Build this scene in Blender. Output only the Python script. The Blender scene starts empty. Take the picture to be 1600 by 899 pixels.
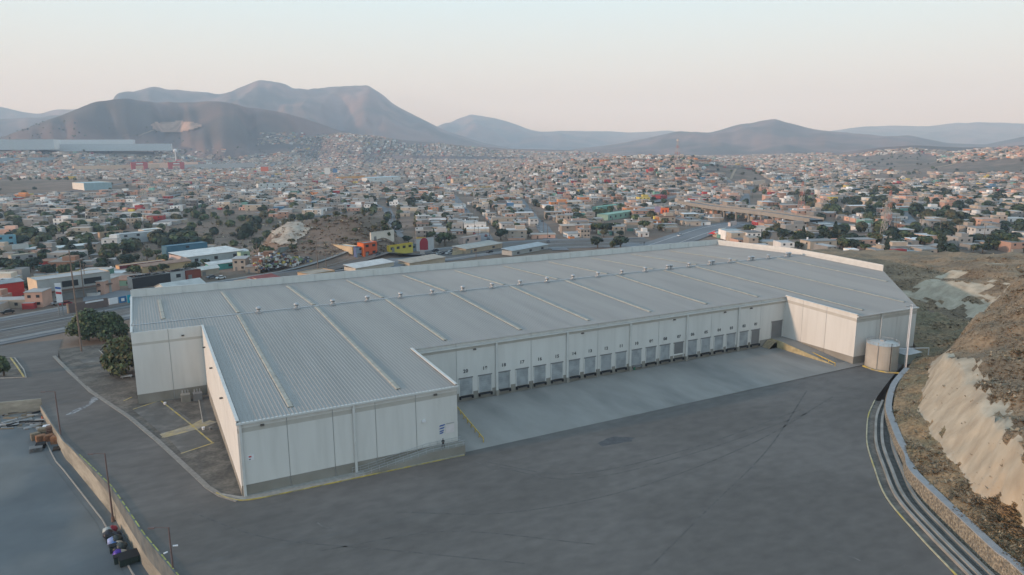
import bpy, math, random
import numpy as np
from mathutils import Vector, noise
random.seed(7); RNG = np.random.RandomState(11)
sc = bpy.context.scene
COL = sc.collection
R = math.radians
# ------------------------------------------------------------------ camera
FPX, TILT, AZ, ROLL, H = 1118., R(11.26), R(62.38), R(-.31), 58.
cd = bpy.data.cameras.new('camera'); cam = bpy.data.objects.new('camera', cd); COL.objects.link(cam)
cd.sensor_width = 36; cd.lens = 36*FPX/1600; cd.clip_start = .5; cd.clip_end = 60000
cam.location = (0, 0, H)
from mathutils import Matrix
_f = Vector((math.cos(AZ)*math.cos(TILT), math.sin(AZ)*math.cos(TILT), -math.sin(TILT)))
_r = Vector((math.sin(AZ), -math.cos(AZ), 0)); _u = _r.cross(_f)
_m = Matrix((_r, _u, -_f)).transposed()
cam.rotation_euler = (_m @ Matrix.Rotation(-ROLL*-1, 3, 'Z')).to_euler()
sc.camera = cam
# ------------------------------------------------------------------ sky and sun
SUN_EL, SUN_DIR = R(9), Vector((math.cos(R(4)), -math.sin(R(4)), 0))     # light travels towards +x
w = bpy.data.worlds.new('World'); sc.world = w; w.use_nodes = True
nt = w.node_tree; bg = nt.nodes['Background']
sky = nt.nodes.new('ShaderNodeTexSky'); sky.sky_type = 'NISHITA'; sky.sun_disc = False
sky.sun_elevation = SUN_EL; sky.sun_rotation = math.atan2(-SUN_DIR.x, -SUN_DIR.y)
sky.air_density = 1.0; sky.dust_density = 1.5; sky.ozone_density = 2.0
tc = nt.nodes.new('ShaderNodeTexCoord'); sx = nt.nodes.new('ShaderNodeSeparateXYZ')
ramp = nt.nodes.new('ShaderNodeValToRGB')
cr = ramp.color_ramp; cr.elements[0].position = 0; cr.elements[0].color = (.80, .69, .63, 1)
cr.elements[1].position = 1; cr.elements[1].color = (.38, .58, .80, 1)
for p, c in ((.03, (.83, .72, .65)), (.07, (.80, .745, .68)), (.12, (.74, .78, .76)), (.19, (.66, .82, .88)), (.32, (.52, .68, .78)), (.6, (.44, .64, .80))):
    e = cr.elements.new(p); e.color = (*c, 1)
nt.links.new(tc.outputs['Generated'], sx.inputs[0]); nt.links.new(sx.outputs['Z'], ramp.inputs[0])
sk = nt.nodes.new('ShaderNodeVectorMath'); sk.operation = 'SCALE'; sk.inputs['Scale'].default_value = .1
nt.links.new(sky.outputs[0], sk.inputs[0])
mx = nt.nodes.new('ShaderNodeMix'); mx.data_type = 'RGBA'; mx.inputs[0].default_value = .86
nt.links.new(sk.outputs[0], mx.inputs[6]); nt.links.new(ramp.outputs[0], mx.inputs[7])
nt.links.new(mx.outputs[2], bg.inputs[0]); bg.inputs[1].default_value = .95
sl = bpy.data.lights.new('sun', 'SUN'); sl.energy = 3.0; sl.angle = R(1.5); sl.color = (1., .81, .69)
so = bpy.data.objects.new('sun', sl); COL.objects.link(so)
_d = Vector((SUN_DIR.x*math.cos(SUN_EL), SUN_DIR.y*math.cos(SUN_EL), -math.sin(SUN_EL)))
so.rotation_euler = _d.to_track_quat('-Z', 'Y').to_euler(); so.location = (-200, 0, 300)
sc.view_settings.view_transform = 'Standard'; sc.view_settings.look = 'None'
sc.view_settings.exposure = 0.5; sc.view_settings.gamma = 1
sc.render.engine = 'CYCLES'
sc.cycles.use_denoising = True; sc.cycles.max_bounces = 5; sc.cycles.diffuse_bounces = 3
sc.cycles.volume_bounces = 1; sc.cycles.transparent_max_bounces = 6
# ------------------------------------------------------------------ survey maths (pixel of the 1600 px photo -> place on the ground)
CT, ST, CA, SA, CRo, SRo = math.cos(TILT), math.sin(TILT), math.cos(AZ), math.sin(AZ), math.cos(ROLL), math.sin(ROLL)
def proj(X, Y, Z):
    F = X*CA+Y*SA; Q = X*SA-Y*CA; D = Z-H
    zf = F*CT-D*ST; up = F*ST+D*CT
    x = Q*CRo+up*SRo; y = -Q*SRo+up*CRo
    return 800+FPX*x/zf, 449.5-FPX*y/zf, zf
def ray(px, py):
    x = (px-800)/FPX; y = (449.5-py)/FPX
    r = x*CRo-y*SRo; u = x*SRo+y*CRo
    f = CT+u*ST; d = -ST+u*CT
    return f*CA+r*SA, f*SA-r*CA, d
def bp(px, py, z=0.):
    a, b, d = ray(px, py); t = (z-H)/d; return a*t, b*t
def ss(a, b, x):
    t = np.clip((x-a)/(b-a), 0, 1); return t*t*(3-2*t)
_tab = RNG.rand(256, 256)
def vnoise(x, y):
    x = np.asarray(x, float); y = np.asarray(y, float)
    xi = np.floor(x).astype(int); yi = np.floor(y).astype(int); fx = x-xi; fy = y-yi
    fx = fx*fx*(3-2*fx); fy = fy*fy*(3-2*fy)
    g = lambda i, j: _tab[(xi+i) & 255, (yi+j) & 255]
    return (g(0, 0)*(1-fx)+g(1, 0)*fx)*(1-fy)+(g(0, 1)*(1-fx)+g(1, 1)*fx)*fy
def fbm(x, y, o=4):
    s = 0; a = .5
    for k in range(o): s = s+a*(vnoise(x*2**k+17*k, y*2**k+31*k)-.5); a *= .5
    return s
# crest lines of hills: (foot range, crest range, back range, noise, [(px, py)...])
RANGES = [
 (4600, 8000, 10500, 1.3, [(150, 232), (180, 152), (240, 133), (290, 140), (340, 145), (400, 128), (440, 133), (475, 141), (500, 133), (550, 130), (575, 133), (600, 150), (620, 167), (660, 187), (700, 205), (750, 222), (800, 232), (870, 240)]),
 (3250, 4150, 5800, 1.1, [(-260, 222), (-60, 222), (0, 216), (40, 203), (100, 180), (150, 160), (200, 155), (250, 157), (330, 160), (400, 170), (470, 184), (540, 205), (620, 226), (680, 242)]),
 (3000, 4000, 5200, .08, [(370, 244), (420, 232), (480, 216), (530, 210), (600, 215), (700, 226), (800, 233), (900, 236), (1000, 246)]),
 (8500, 11000, 15000, 1., [(-500, 170), (-100, 150), (0, 167), (30, 175), (60, 178), (90, 171), (130, 172), (180, 180), (230, 200)]),
 (6000, 7800, 9800, 1., [(-400, 190), (-40, 190), (20, 184), (60, 182), (110, 178), (170, 186), (220, 205)]),
 (9000, 12500, 16000, .8, [(600, 230), (690, 196), (735, 178), (780, 187), (830, 203), (900, 214), (960, 217), (1000, 220), (1060, 228)]),
 (10000, 14000, 16500, .4, [(820, 210), (880, 204), (940, 205), (1000, 206), (1040, 203), (1100, 210), (1200, 215), (1290, 205), (1340, 199), (1400, 196), (1450, 197), (1500, 191), (1560, 192), (1650, 196), (1900, 200)]),
 (4500, 6800, 9000, 1., [(860, 240), (900, 233), (960, 226), (1000, 218), (1060, 206), (1110, 207), (1160, 193), (1210, 187), (1260, 200), (1330, 208), (1400, 215), (1480, 226), (1550, 240)]),
 (5500, 7200, 9500, .7, [(1330, 232), (1380, 214), (1420, 212), (1480, 224), (1540, 226), (1600, 214), (1700, 205), (2000, 205)]),
 (2500, 3500, 4300, .5, [(1100, 252), (1160, 246), (1250, 242), (1310, 240), (1370, 231), (1430, 227), (1500, 231), (1560, 230), (1610, 226), (1800, 222), (2200, 220)]),
 (1750, 2350, 2900, .6, [(1380, 262), (1440, 258), (1500, 246), (1560, 238), (1620, 232), (1800, 225), (2200, 220)]),
 (1050, 1650, 2150, .35, [(800, 268), (850, 258), (900, 254), (960, 248), (1010, 247), (1055, 247), (1085, 248), (1110, 256), (1160, 262), (1220, 272), (1300, 290)]),
 (380, 455, 530, .2, [(405, 392), (425, 362), (450, 348), (500, 342), (560, 334), (600, 342), (625, 375)]),
 (2500, 3000, 3600, .1, [(-300, 226), (0, 233), (100, 236), (235, 237), (290, 246)]),
]
_RG = []
for f0, f1, f2, na, pts in RANGES:
    azs, tz = [], []
    for px, py in pts:
        a, b, d = ray(px, py); azs.append(math.atan2(b, a)); tz.append(d/math.hypot(a, b))
    o = np.argsort(azs); A0, T0 = np.array(azs)[o], np.array(tz)[o]; g = np.linspace(A0[0], A0[-1], 500); v = np.interp(g, A0, T0)
    wd = max(1, int(500*.008/(A0[-1]-A0[0]))); ker = np.hanning(2*wd+3); v = np.convolve(np.pad(v, wd+1, mode='edge'), ker/ker.sum(), 'valid')
    _RG.append((f0, f1, f2, na, g, v))
def terr(x, y):
    x = np.asarray(x, float); y = np.asarray(y, float)
    r = np.hypot(x, y); a = np.arctan2(y, x)
    q = y-.42*x                                               # offset from the highway line
    base = -5.2-5*ss(360, 460, q)+fbm(x/400, y/400, 3)*6*ss(400, 900, r)+fbm(x/520+3, y/520+8, 2)*34*ss(750, 1500, r)-6*ss(700, 1500, r)*ss(500, 100, y-.5*x)
    rr = r*(1+.22*fbm(a*22, r/1500, 3)*ss(900, 3000, r))
    for f0, f1, f2, na, az, tz in _RG:
        c = H+np.interp(a, az, tz)*f1
        edge = ss(az[0]-.04, az[0]+.01, a)*ss(az[-1]+.04, az[-1]-.01, a)
        up = np.clip((rr-f0)/(f1-f0), 0, 1); dn = 1-np.clip((rr-f1)/(f2-f1), 0, 1)
        p = np.where(rr < f1, .35*up+.65*ss(0, 1, up), ss(0, 1, dn))
        hgt = (c-base)*p
        rid = 1-2*np.abs(fbm(a*f1/700+9, r/1900+f1, 4))*2.0
        hgt = hgt+na*(rid-.6)*.33*np.abs(c-base)*p*(1-p)*.8
        base = np.maximum(base, base+hgt*edge)
    base = base+fbm(x/120, y/120, 3)*10*ss(3500, 5500, r)
    # the levelled industrial site: sunk under its own paving
    site = ss(0, 12, 262-q)*np.maximum(ss(-70, -55, x), ss(-140, -130, x)*ss(205, 199, y))*ss(420, 300, x)
    # dry plateau on the far right of the site
    pl = ss(215, 240, x)*ss(335, 318, x)*ss(262, 240, y-(x-215)*.15)
    lowered = base*(1-site)+(-5.4-2.2*ss(202, 196, y))*site
    return lowered*(1-pl)+2.2*pl
def terr1(x, y): return float(terr(x, y))
_T1 = np.geomspace(150, 26000, 420); _HT = {}
def at(px, py, lift=0.):
    a, b, d = ray(px, py); T = _T1[:190] if py > 300 else _T1
    for k in range(3):
        below = np.nonzero(H+d*T <= terr(a*T, b*T))[0]
        i = below[0] if len(below) else len(T)-1
        if i == 0: break
        T = np.linspace(T[i-1], T[i], 14)
    t = float(T[i]); return a*t, b*t, terr1(a*t, b*t)+lift
def site_z(u, v):
    return float(-1.8*ss(118, 184, v)*ss(14, 4, u+.0*v)-3.3*ss(190, 262, v)) if u < 60 else 0.
# ------------------------------------------------------------------ materials
MATS = {}
def mat(name, col, rough=.85, var=.12, scale=1., bump=0., metal=0., second=None, mixscale=.05, vcol=False, emit=0, detail=6, lo=.42, hi=.6, stretch=None):
    if name in MATS: return MATS[name]
    m = bpy.data.materials.new(name); m.use_nodes = True; t = m.node_tree; N = t.nodes; L = t.links
    b = N['Principled BSDF']; b.inputs['Roughness'].default_value = rough; b.inputs['Metallic'].default_value = metal
    b.inputs['Specular IOR Level'].default_value = .3
    tcn = N.new('ShaderNodeTexCoord'); src = tcn.outputs['Object']
    if stretch:
        mp = N.new('ShaderNodeMapping'); mp.inputs['Scale'].default_value = stretch; L.new(src, mp.inputs[0]); src = mp.outputs[0]
    if vcol:
        an = N.new('ShaderNodeAttribute'); an.attribute_name = 'col'; c0 = an.outputs['Color']
    else:
        rgb = N.new('ShaderNodeRGB'); rgb.outputs[0].default_value = (*col, 1); c0 = rgb.outputs[0]
    if second:
        n2 = N.new('ShaderNodeTexNoise'); n2.inputs['Scale'].default_value = mixscale; n2.inputs['Detail'].default_value = detail
        L.new(src, n2.inputs['Vector']); mr = N.new('ShaderNodeMapRange'); mr.inputs[1].default_value = lo; mr.inputs[2].default_value = hi
        L.new(n2.outputs[0], mr.inputs[0]); mm = N.new('ShaderNodeMix'); mm.data_type = 'RGBA'; L.new(mr.outputs[0], mm.inputs[0])
        L.new(c0, mm.inputs[6]); mm.inputs[7].default_value = (*second, 1); c0 = mm.outputs[2]
    n = N.new('ShaderNodeTexNoise'); n.inputs['Scale'].default_value = scale; n.inputs['Detail'].default_value = 5; L.new(src, n.inputs['Vector'])
    mr = N.new('ShaderNodeMapRange'); mr.inputs[1].default_value = .3; mr.inputs[2].default_value = .7
    mr.inputs[3].default_value = 1-var; mr.inputs[4].default_value = 1+var; L.new(n.outputs[0], mr.inputs[0])
    vm = N.new('ShaderNodeVectorMath'); vm.operation = 'SCALE'; L.new(c0, vm.inputs[0]); L.new(mr.outputs[0], vm.inputs['Scale'])
    L.new(vm.outputs[0], b.inputs['Base Color'])
    if bump:
        bn = N.new('ShaderNodeBump'); bn.inputs['Strength'].default_value = bump; bn.inputs['Distance'].default_value = .3
        L.new(n.outputs[0], bn.inputs['Height']); L.new(bn.outputs[0], b.inputs['Normal'])
    if emit: b.inputs['Emission Color'].default_value = (*col, 1); b.inputs['Emission Strength'].default_value = emit
    MATS[name] = m; return m
def paint(name, col, **k): return mat(name, col, **{**dict(rough=.8, var=.06, scale=.6), **k})
# ------------------------------------------------------------------ mesh helpers
class MB:
    def __init__(s): s.v = []; s.f = []; s.m = []; s.c = []; s.M = []
    def mi(s, m):
        if m not in s.M: s.M.append(m)
        return s.M.index(m)
    def poly(s, pts, m, c=None):
        k = len(s.v); s.v += [tuple(p) for p in pts]; s.f.append(tuple(range(k, k+len(pts)))); s.m.append(s.mi(m)); s.c.append(c or (1, 1, 1))
    def fan(s, vs, fs, m, c=None):
        k = len(s.v); s.v += [tuple(p) for p in vs]; i = s.mi(m)
        for f in fs: s.f.append(tuple(k+j for j in f)); s.m.append(i); s.c.append(c or (1, 1, 1))
    def obox(s, o, e, w_, d_, h_, m, c=None, cap=True, top=None):
        """box from corner o; e = unit direction of width, depth is e turned left"""
        ex, ey = e; px, py = -ey, ex
        P = [(o[0], o[1]), (o[0]+ex*w_, o[1]+ey*w_), (o[0]+ex*w_+px*d_, o[1]+ey*w_+py*d_), (o[0]+px*d_, o[1]+py*d_)]
        vs = [(*p, o[2]) for p in P]+[(*p, o[2]+h_) for p in P]
        s.fan(vs, [(0, 1, 5, 4), (1, 2, 6, 5), (2, 3, 7, 6), (3, 0, 4, 7), (3, 2, 1, 0)], m, c)
        s.fan(vs[4:], [(0, 1, 2, 3)], top or m, c)
    def box(s, x0, y0, z0, x1, y1, z1, m, c=None): s.obox((min(x0, x1), min(y0, y1), min(z0, z1)), (1, 0), abs(x1-x0), abs(y1-y0), abs(z1-z0), m, c)
    def tube(s, a, b, r0, r1, m, n=8, c=None, caps=True):
        a = Vector(a); b = Vector(b); d = (b-a).normalized(); u = d.orthogonal().normalized(); w_ = d.cross(u)
        vs = []
        for p, r in ((a, r0), (b, r1)):
            for k in range(n):
                t = 2*math.pi*k/n; vs.append(p+u*math.cos(t)*r+w_*math.sin(t)*r)
        fs = [(k, (k+1) % n, n+(k+1) % n, n+k) for k in range(n)]
        if caps: fs += [tuple(range(n))[::-1], tuple(range(n, 2*n))]
        s.fan(vs, fs, m, c)
    def strip(s, A, B, m, c=None):
        for k in range(len(A)-1): s.poly([A[k], A[k+1], B[k+1], B[k]], m, c)
    def build(s, name, parent=None, vcol=False, smooth=False, loc=None):
        me = bpy.data.meshes.new(name)
        if loc: s.v = [(p[0]-loc[0], p[1]-loc[1], p[2]-loc[2]) for p in s.v]
        me.from_pydata([tuple(map(float, p)) for p in s.v], [], s.f)
        for m in s.M: me.materials.append(m)
        me.polygons.foreach_set('material_index', s.m)
        if vcol:
            at_ = me.color_attributes.new('col', 'FLOAT_COLOR', 'CORNER'); arr = []
            for f, c in zip(s.f, s.c): arr += [*c, 1]*len(f)
            at_.data.foreach_set('color', arr)
        if smooth: me.polygons.foreach_set('use_smooth', [True]*len(s.f))
        me.update(); o = bpy.data.objects.new(name, me); COL.objects.link(o)
        if loc: o.location = loc
        if parent: o.parent = parent; 
        return o
def tag(o, label=None, cat=None, group=None, kind=None):
    for k, v in (('label', label), ('category', cat), ('group', group), ('kind', kind)):
        if v: o[k] = v
    return o
def thing(name, loc, label=None, cat=None, group=None):
    o = bpy.data.objects.new(name, None); o.empty_display_size = .5; COL.objects.link(o); o.location = loc
    return tag(o, label, cat, group)
def part(mb, name, parent, **k):
    """mesh given in world coordinates, hung under a thing"""
    root = parent; l = Vector(root.location)
    if root.parent: l = l+root.parent.location
    o = mb.build(name, None, loc=tuple(l), **k); o.location = (0, 0, 0); o.parent = parent; return o
def struct(mb, name, **k): return tag(mb.build(name, **k), kind='structure')
def smoothline(P, n):
    P = [Vector(p) for p in P]; out = []
    Q = [P[0]*2-P[1]]+P+[P[-1]*2-P[-2]]
    for i in range(len(P)-1):
        for k in range(n):
            t = k/n; a, b, c, d = Q[i:i+4]
            out.append(.5*((2*b)+(c-a)*t+(2*a-5*b+4*c-d)*t*t+(3*b-a-3*c+d)*t**3))
    return out+[P[-1]]
def offset(P, d):
    out = []
    for i, p in enumerate(P):
        a = P[max(0, i-1)]; b = P[min(len(P)-1, i+1)]; t = Vector((b[0]-a[0], b[1]-a[1])).normalized()
        out.append(Vector((p[0]+t.y*d, p[1]-t.x*d, p[2])))
    return out
def wallrun(mb, P, t, h0, h1, m, top=None):
    """a low wall of thickness t (to the right of P) between heights h0,h1 above P's z (h may be lists)"""
    Q = offset(P, t); g = lambda h, i: h[i] if hasattr(h, '__len__') else h
    up = lambda X, h: [(p[0], p[1], p[2]+g(h, i)) for i, p in enumerate(X)]
    mb.strip(up(P, h0), up(P, h1), m); mb.strip(up(Q, h1), up(Q, h0), m); mb.strip(up(P, h1), up(Q, h1), top or m)
    for i in (0, -1): mb.poly([up(P, h0)[i], up(Q, h0)[i], up(Q, h1)[i], up(P, h1)[i]], m)
# ------------------------------------------------------------------ ground materials
M_ASPH = mat('asphalt', (.118, .108, .100), .9, .13, .5, .05, second=(.150, .138, .128), mixscale=.05, lo=.45, hi=.66, stretch=(.6, 1, 1), detail=9)
M_CONC = mat('apron concrete', (.265, .25, .23), .9, .10, .25, .03, second=(.185, .178, .168), mixscale=.09, lo=.48, hi=.72, stretch=(1, .35, 1))
M_YARD = mat('neighbour concrete', (.115, .132, .142), .9, .12, .15, .03, second=(.165, .172, .17), mixscale=.05)
M_KERB = mat('kerb concrete', (.34, .32, .29), .9, .15, 1.5, .1)
M_YEL = mat('kerb yellow paint', (.50, .38, .10), .8, .25, 1.2, .1, second=(.32, .28, .18), mixscale=.6)
M_YELB = mat('bright yellow paint', (.32, .33, .10), .8, .3, 1.2)
M_YEL2 = mat('worn cream paint', (.42, .38, .26), .8, .25, 1.2, .1, second=(.45, .38, .12), mixscale=.15, lo=.55, hi=.62)
M_DIRT = mat('courtyard dirt', (.10, .092, .082), .95, .25, 1.5, .3, second=(.16, .145, .125), mixscale=.25)
M_VALLEY = mat('valley earth', (.20, .142, .108), .95, .25, .05, .2, second=(.13, .10, .072), mixscale=.008, lo=.45, hi=.62)
M_MOUNT = mat('mountain earth lit pink', (.20, .128, .112), 1., .22, .004, .5, second=(.095, .08, .075), mixscale=.0016, lo=.42, hi=.58, detail=8)  # reddish base puts sunlit pink patches into the slope colour
M_DRY = mat('dry grass slope', (.265, .19, .12), 1., .25, .9, .4, second=(.18, .135, .09), mixscale=.09, lo=.42, hi=.6)
M_BENCH = mat('bench weeds', (.27, .19, .11), 1., .35, .8, .5, second=(.18, .15, .09), mixscale=.15)
M_CUT = mat('pale cut rock', (.44, .375, .285), 1., .16, .35, .6, second=(.35, .285, .21), mixscale=.3, lo=.45, hi=.7, stretch=(1, 1, .35))
M_ROAD = mat('road asphalt', (.15, .155, .165), .9, .1, .1, second=(.19, .195, .205), mixscale=.02)
M_WHITE = paint('white line paint', (.7, .7, .68))
# ------------------------------------------------------------------ terrain
def polar(name, r0, r1, nr, azl, azr, na, m, hole=False):
    rs = np.geomspace(r0, r1, nr); az = np.linspace(azl, azr, na)
    Rr, Aa = np.meshgrid(rs, az, indexing='ij'); X = Rr*np.cos(Aa); Y = Rr*np.sin(Aa)
    Z = terr(X, Y)
    V = np.stack([X, Y, Z], -1).reshape(-1, 3)
    i = np.arange((nr-1)*(na-1)); a = (i//(na-1))*na+i % (na-1)
    Fc = np.stack([a, a+na, a+na+1, a+1], -1)
    me = bpy.data.meshes.new(name); me.vertices.add(len(V)); me.vertices.foreach_set('co', V.ravel())
    me.loops.add(len(Fc)*4); me.loops.foreach_set('vertex_index', Fc.ravel().astype(np.int32))
    me.polygons.add(len(Fc)); me.polygons.foreach_set('loop_start', np.arange(0, len(Fc)*4, 4)); 
    me.update(calc_edges=True); me.validate(); me.polygons.foreach_set('use_smooth', [True]*len(me.polygons))
    me.materials.append(m); o = bpy.data.objects.new(name, me); COL.objects.link(o); return tag(o, kind='structure')
VL, VR = AZ+R(52), AZ-R(52)
polar('ground', 40, 3000, 240, VR, VL, 620, M_VALLEY)
polar('hills', 3000, 17000, 220, VR, VL, 900, M_MOUNT)
b = MB()                                                    # the rest of the ground, behind and beside
n = 40; azs = [VL+(2*math.pi-(VL-VR))*k/n for k in range(n+1)]
for r0, r1 in ((40, 300), (300, 3000), (3000, 17000)):
    b.strip([(r0*math.cos(a), r0*math.sin(a), -7.6) for a in azs], [(r1*math.cos(a), r1*math.sin(a), -7.6) for a in azs], M_VALLEY)
azs = [2*math.pi*k/48 for k in range(48)]
b.poly([(40*math.cos(a), 40*math.sin(a), -7.6) for a in azs], M_VALLEY)
struct(b, 'land')
# ------------------------------------------------------------------ paving of the site
KERB = [(10.9, 119.2), (8.6, 122.5), (7.0, 126.7), (-.1, 156.1), (-5.3, 175.4), (-13.8, 200.1), (-20, 226), (-26.1, 253.2)]
WTOP = [(29, 0), (6.2, 79), (-.8, 104.4), (-3.7, 114.7), (-8.3, 135), (-16.2, 161.4), (-17.6, 165.5), (-24.4, 194.3)]
def yz(v): return float(np.interp(v, [100, 130, 165, 194.3], [-6.1, -6.0, -5.2, -3.3]))
def low(px, py):
    z = -6.
    for k in range(6): x, y = bp(px, py, z); z = yz(y)
    return x, y, z
def lint(P, v):
    return float(np.interp(v, [p[1] for p in P], [p[0] for p in P]))
YR = [(60, -10), (85, 34), (94.4, 50.2), (99.7, 59.2), (106.2, 68.9), (114.7, 77.3), (122, 84), (128.7, 89.1), (136.9, 94.7), (146, 99.8), (156, 104.5), (168, 110), (177, 114), (182, 120)]
b = MB(); vs = list(range(0, 118, 6))+[118.6]
L_ = [(lint(WTOP, v), v, 0) for v in vs]; R_ = [(max(lint(YR, v), 40), v, 0) for v in vs]
b.strip(L_, R_, M_ASPH)
vs = [118.6, 122, 126, 135, 145, 155, 165, 175, 185, 194.3]
k_ = lambda v: lint(KERB, v)
b.strip([(lint(WTOP, v), v, site_z(0, v)) for v in vs], [(k_(v) if v > 119 else 11.2, v, site_z(0, v)) for v in vs], M_ASPH)
vs = [194.3, 200, 210, 220, 230, 240, 250, 262, 276]
LB = [(-24.4, 194.3), (-34, 200), (-62, 210), (-70, 240), (-70, 276)]
b.strip([(lint(LB, v), v, site_z(0, v)-.004) for v in vs], [(k_(v), v, site_z(0, v)-.004) for v in vs], M_ASPH)
struct(b, 'yard_paving')
b = MB()
b.poly([(50.9, 118.6, .006), (180, 118.9, .006), (180, 123, .006), (166, 124, .006), (166, 144.4, .006), (50.9, 144.4, .006)], M_CONC)
b.poly([(170, 118.9, .003), (182, 118.9, .003), (200, 130, .003), (189, 122, .003), (170, 121.3, .003)], M_ASPH)
struct(b, 'apron')
b = MB()                                                    # courtyard of the notch
vs = [119.5, 126, 135, 145, 155, 165, 175, 184]
b.strip([(k_(v)-.35, v, site_z(0, v)+.05) for v in vs], [(11.4, v, site_z(0, v)+.05) for v in vs], M_DIRT)
vs = [184, 195, 205, 215, 225, 240, 262]
b.strip([(k_(v)-.35, v, site_z(0, v)+.05) for v in vs], [(10, v, site_z(0, v)+.05) for v in vs], M_DIRT)
struct(b, 'courtyard_ground')
M_BAY = mat('worn bay asphalt', (.125, .12, .112), .9, .15, .4, .05, second=(.20, .19, .175), mixscale=.3, lo=.5, hi=.7)
M_PATH = mat('worn yellow concrete', (.29, .265, .22), .9, .2, .8, .05, second=(.38, .31, .18), mixscale=.5)
def flat(name, pts, m, dz):
    b = MB(); b.poly([(x, y, site_z(0, y)+dz) for x, y in pts], m); return struct(b, name)
def bpz(px, py, it=4):
    z = 0
    for k in range(it): x, y = bp(px, py, z); z = site_z(0, y)
    return x, y
for pts in ([(207, 640), (252, 624), (299, 657), (255, 680)], [(262, 684), (300, 672), (334, 693), (285, 710)], [(115, 553), (155, 548), (205, 585), (205, 622), (190, 628)]):
    flat('parking_bay', [bpz(*p) for p in pts], M_BAY, .06)
flat('footpath', [bpz(*p) for p in [(249, 679), (300, 664), (316, 655), (340, 660), (306, 672), (256, 685)]], M_PATH, .075)
flat('footpath', [bpz(*p) for p in [(306, 597), (321, 600), (338, 655), (318, 661)]], M_BAY, .07)
def painted(name, P, wd, m, dz, h=.0):
    b = MB(); Q = [Vector((*p, site_z(0, p[1])+dz)) for p in P]
    if h: wallrun(b, Q, wd, -.05, h, m)
    else: b.strip(Q, offset(Q, wd), m)
    return struct(b, name)
for px in ([(207, 640), (250, 626)], [(252, 626), (299, 663), (333, 692)], [(252, 684), (300, 668), (316, 664)], [(282, 709), (334, 692)], [(192, 627), (205, 621)]):
    painted('bay_marking', [bpz(*p) for p in px], .35, M_YEL, .08)
painted('kerb', [(-.12+x, y) for x, y in KERB[::-1]], .9, mat('old kerb concrete', (.24, .225, .205), .9, .2, 1.5, .1), 0, .14)
painted('kerb', [bpz(*p) for p in [(306, 596), (318, 662)]], .2, M_KERB, 0, .2)
painted('kerb', [bpz(*p) for p in [(155, 548), (180, 568), (201, 588)]], .25, M_KERB, 0, .2)
b = MB(); Q = smoothline([(7.6, 123.6, 0), (9.2, 120.6, 0), (12, 118.5, 0), (20, 118.0, 0), (35, 117.75, 0), (51, 117.5, 0)], 6)
wallrun(b, Q, .22, -.02, .16, M_YEL); struct(b, 'yellow_kerb')
b = MB(); b.strip([(q[0], q[1], .12) for q in offset(Q, -.01)], [(min(max(q[0], 11.0), 51), 120.2, .12) for q in Q], M_KERB); struct(b, 'footway')
# neighbouring lower yard on the left and its retaining wall
b = MB(); vs = [-40, 60, 100, 115, 130, 148, 165, 180, 194.4]
b.strip([(-130, v, yz(v)) for v in vs], [(min(lint(WTOP, v), 29)-.1, v, yz(v)) for v in vs], M_YARD); b.poly([(-130, 194.4, -3.3), (-24.5, 194.4, -3.3), (-40, 200, -3.3), (-130, 207, -3.3)], M_YARD)
struct(b, 'lower_yard')
M_CREAM = mat('cream render', (.36, .335, .28), .9, .12, .6, .05, second=(.24, .225, .19), mixscale=.12, stretch=(1, 1, 3))
M_STN = mat('weathered grey render', (.115, .13, .135), .9, .18, .5, .05, second=(.16, .165, .155), mixscale=.35)
b = MB(); vs = list(np.arange(0, 194.5, 1.5)); zt = [site_z(0, v)+.22 for v in vs]
zm = [min(t-.02, t-(3.1+1.2*float(fbm(v/7., 3., 3)))*float(ss(168, 112, v))) for v, t in zip(vs, zt)]; X = [lint(WTOP, v)-.3 for v in vs]
b.strip([(x, v, -7.) for x, v in zip(X, vs)], [(x, v, z) for x, v, z in zip(X, vs, zm)], M_CREAM); b.strip([(x, v, z) for x, v, z in zip(X, vs, zm)], [(x, v, z) for x, v, z in zip(X, vs, zt)], M_STN)
b.strip([(x, v, z) for x, v, z in zip(X, vs, zt)], [(x+.3, v, z) for x, v, z in zip(X, vs, zt)], M_STN); b.strip([(x+.3, v, z) for x, v, z in zip(X, vs, zt)], [(x+.3, v, -7) for x, v in zip(X, vs)], M_STN)
b.poly([(X[-1], 194.3, -7), (X[-1]+.3, 194.3, -7), (X[-1]+.3, 194.3, zt[-1]), (X[-1], 194.3, zt[-1])], M_CREAM)
o = tag(b.build('retaining_wall'), 'long tall cream and grey retaining wall dividing the lower yard from the left driveway', 'wall')
b = MB(); P = [Vector((-24.2, 194.5, 0)), Vector((-60, 201.5, 0)), Vector((-110, 206, 0))]
wallrun(b, P, -.3, -5, -.2, M_CREAM); tag(b.build('boundary_wall'), 'cream boundary wall running out of the left edge behind the lower yard', 'wall')
b = MB()
for v in range(96, 154, 3):
    t0, t1 = v, v+random.uniform(1.8, 3); b.strip([(lint(WTOP, t)-.14, t, site_z(0, t)+.235) for t in (t0, t1)], [(lint(WTOP, t)+.06, t, site_z(0, t)+.235) for t in (t0, t1)], M_YELB)
struct(b, 'yellow_edge_line')
b = MB(); P = [Vector((lint(WTOP, v)-2.0, v, yz(v))) for v in range(60, 190, 5)]
wallrun(b, P, -.2, 0, .18, M_KERB); wallrun(b, offset(P, -1.1), -.02, 0, .02, M_DIRT); struct(b, 'yard_gutter')
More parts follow.
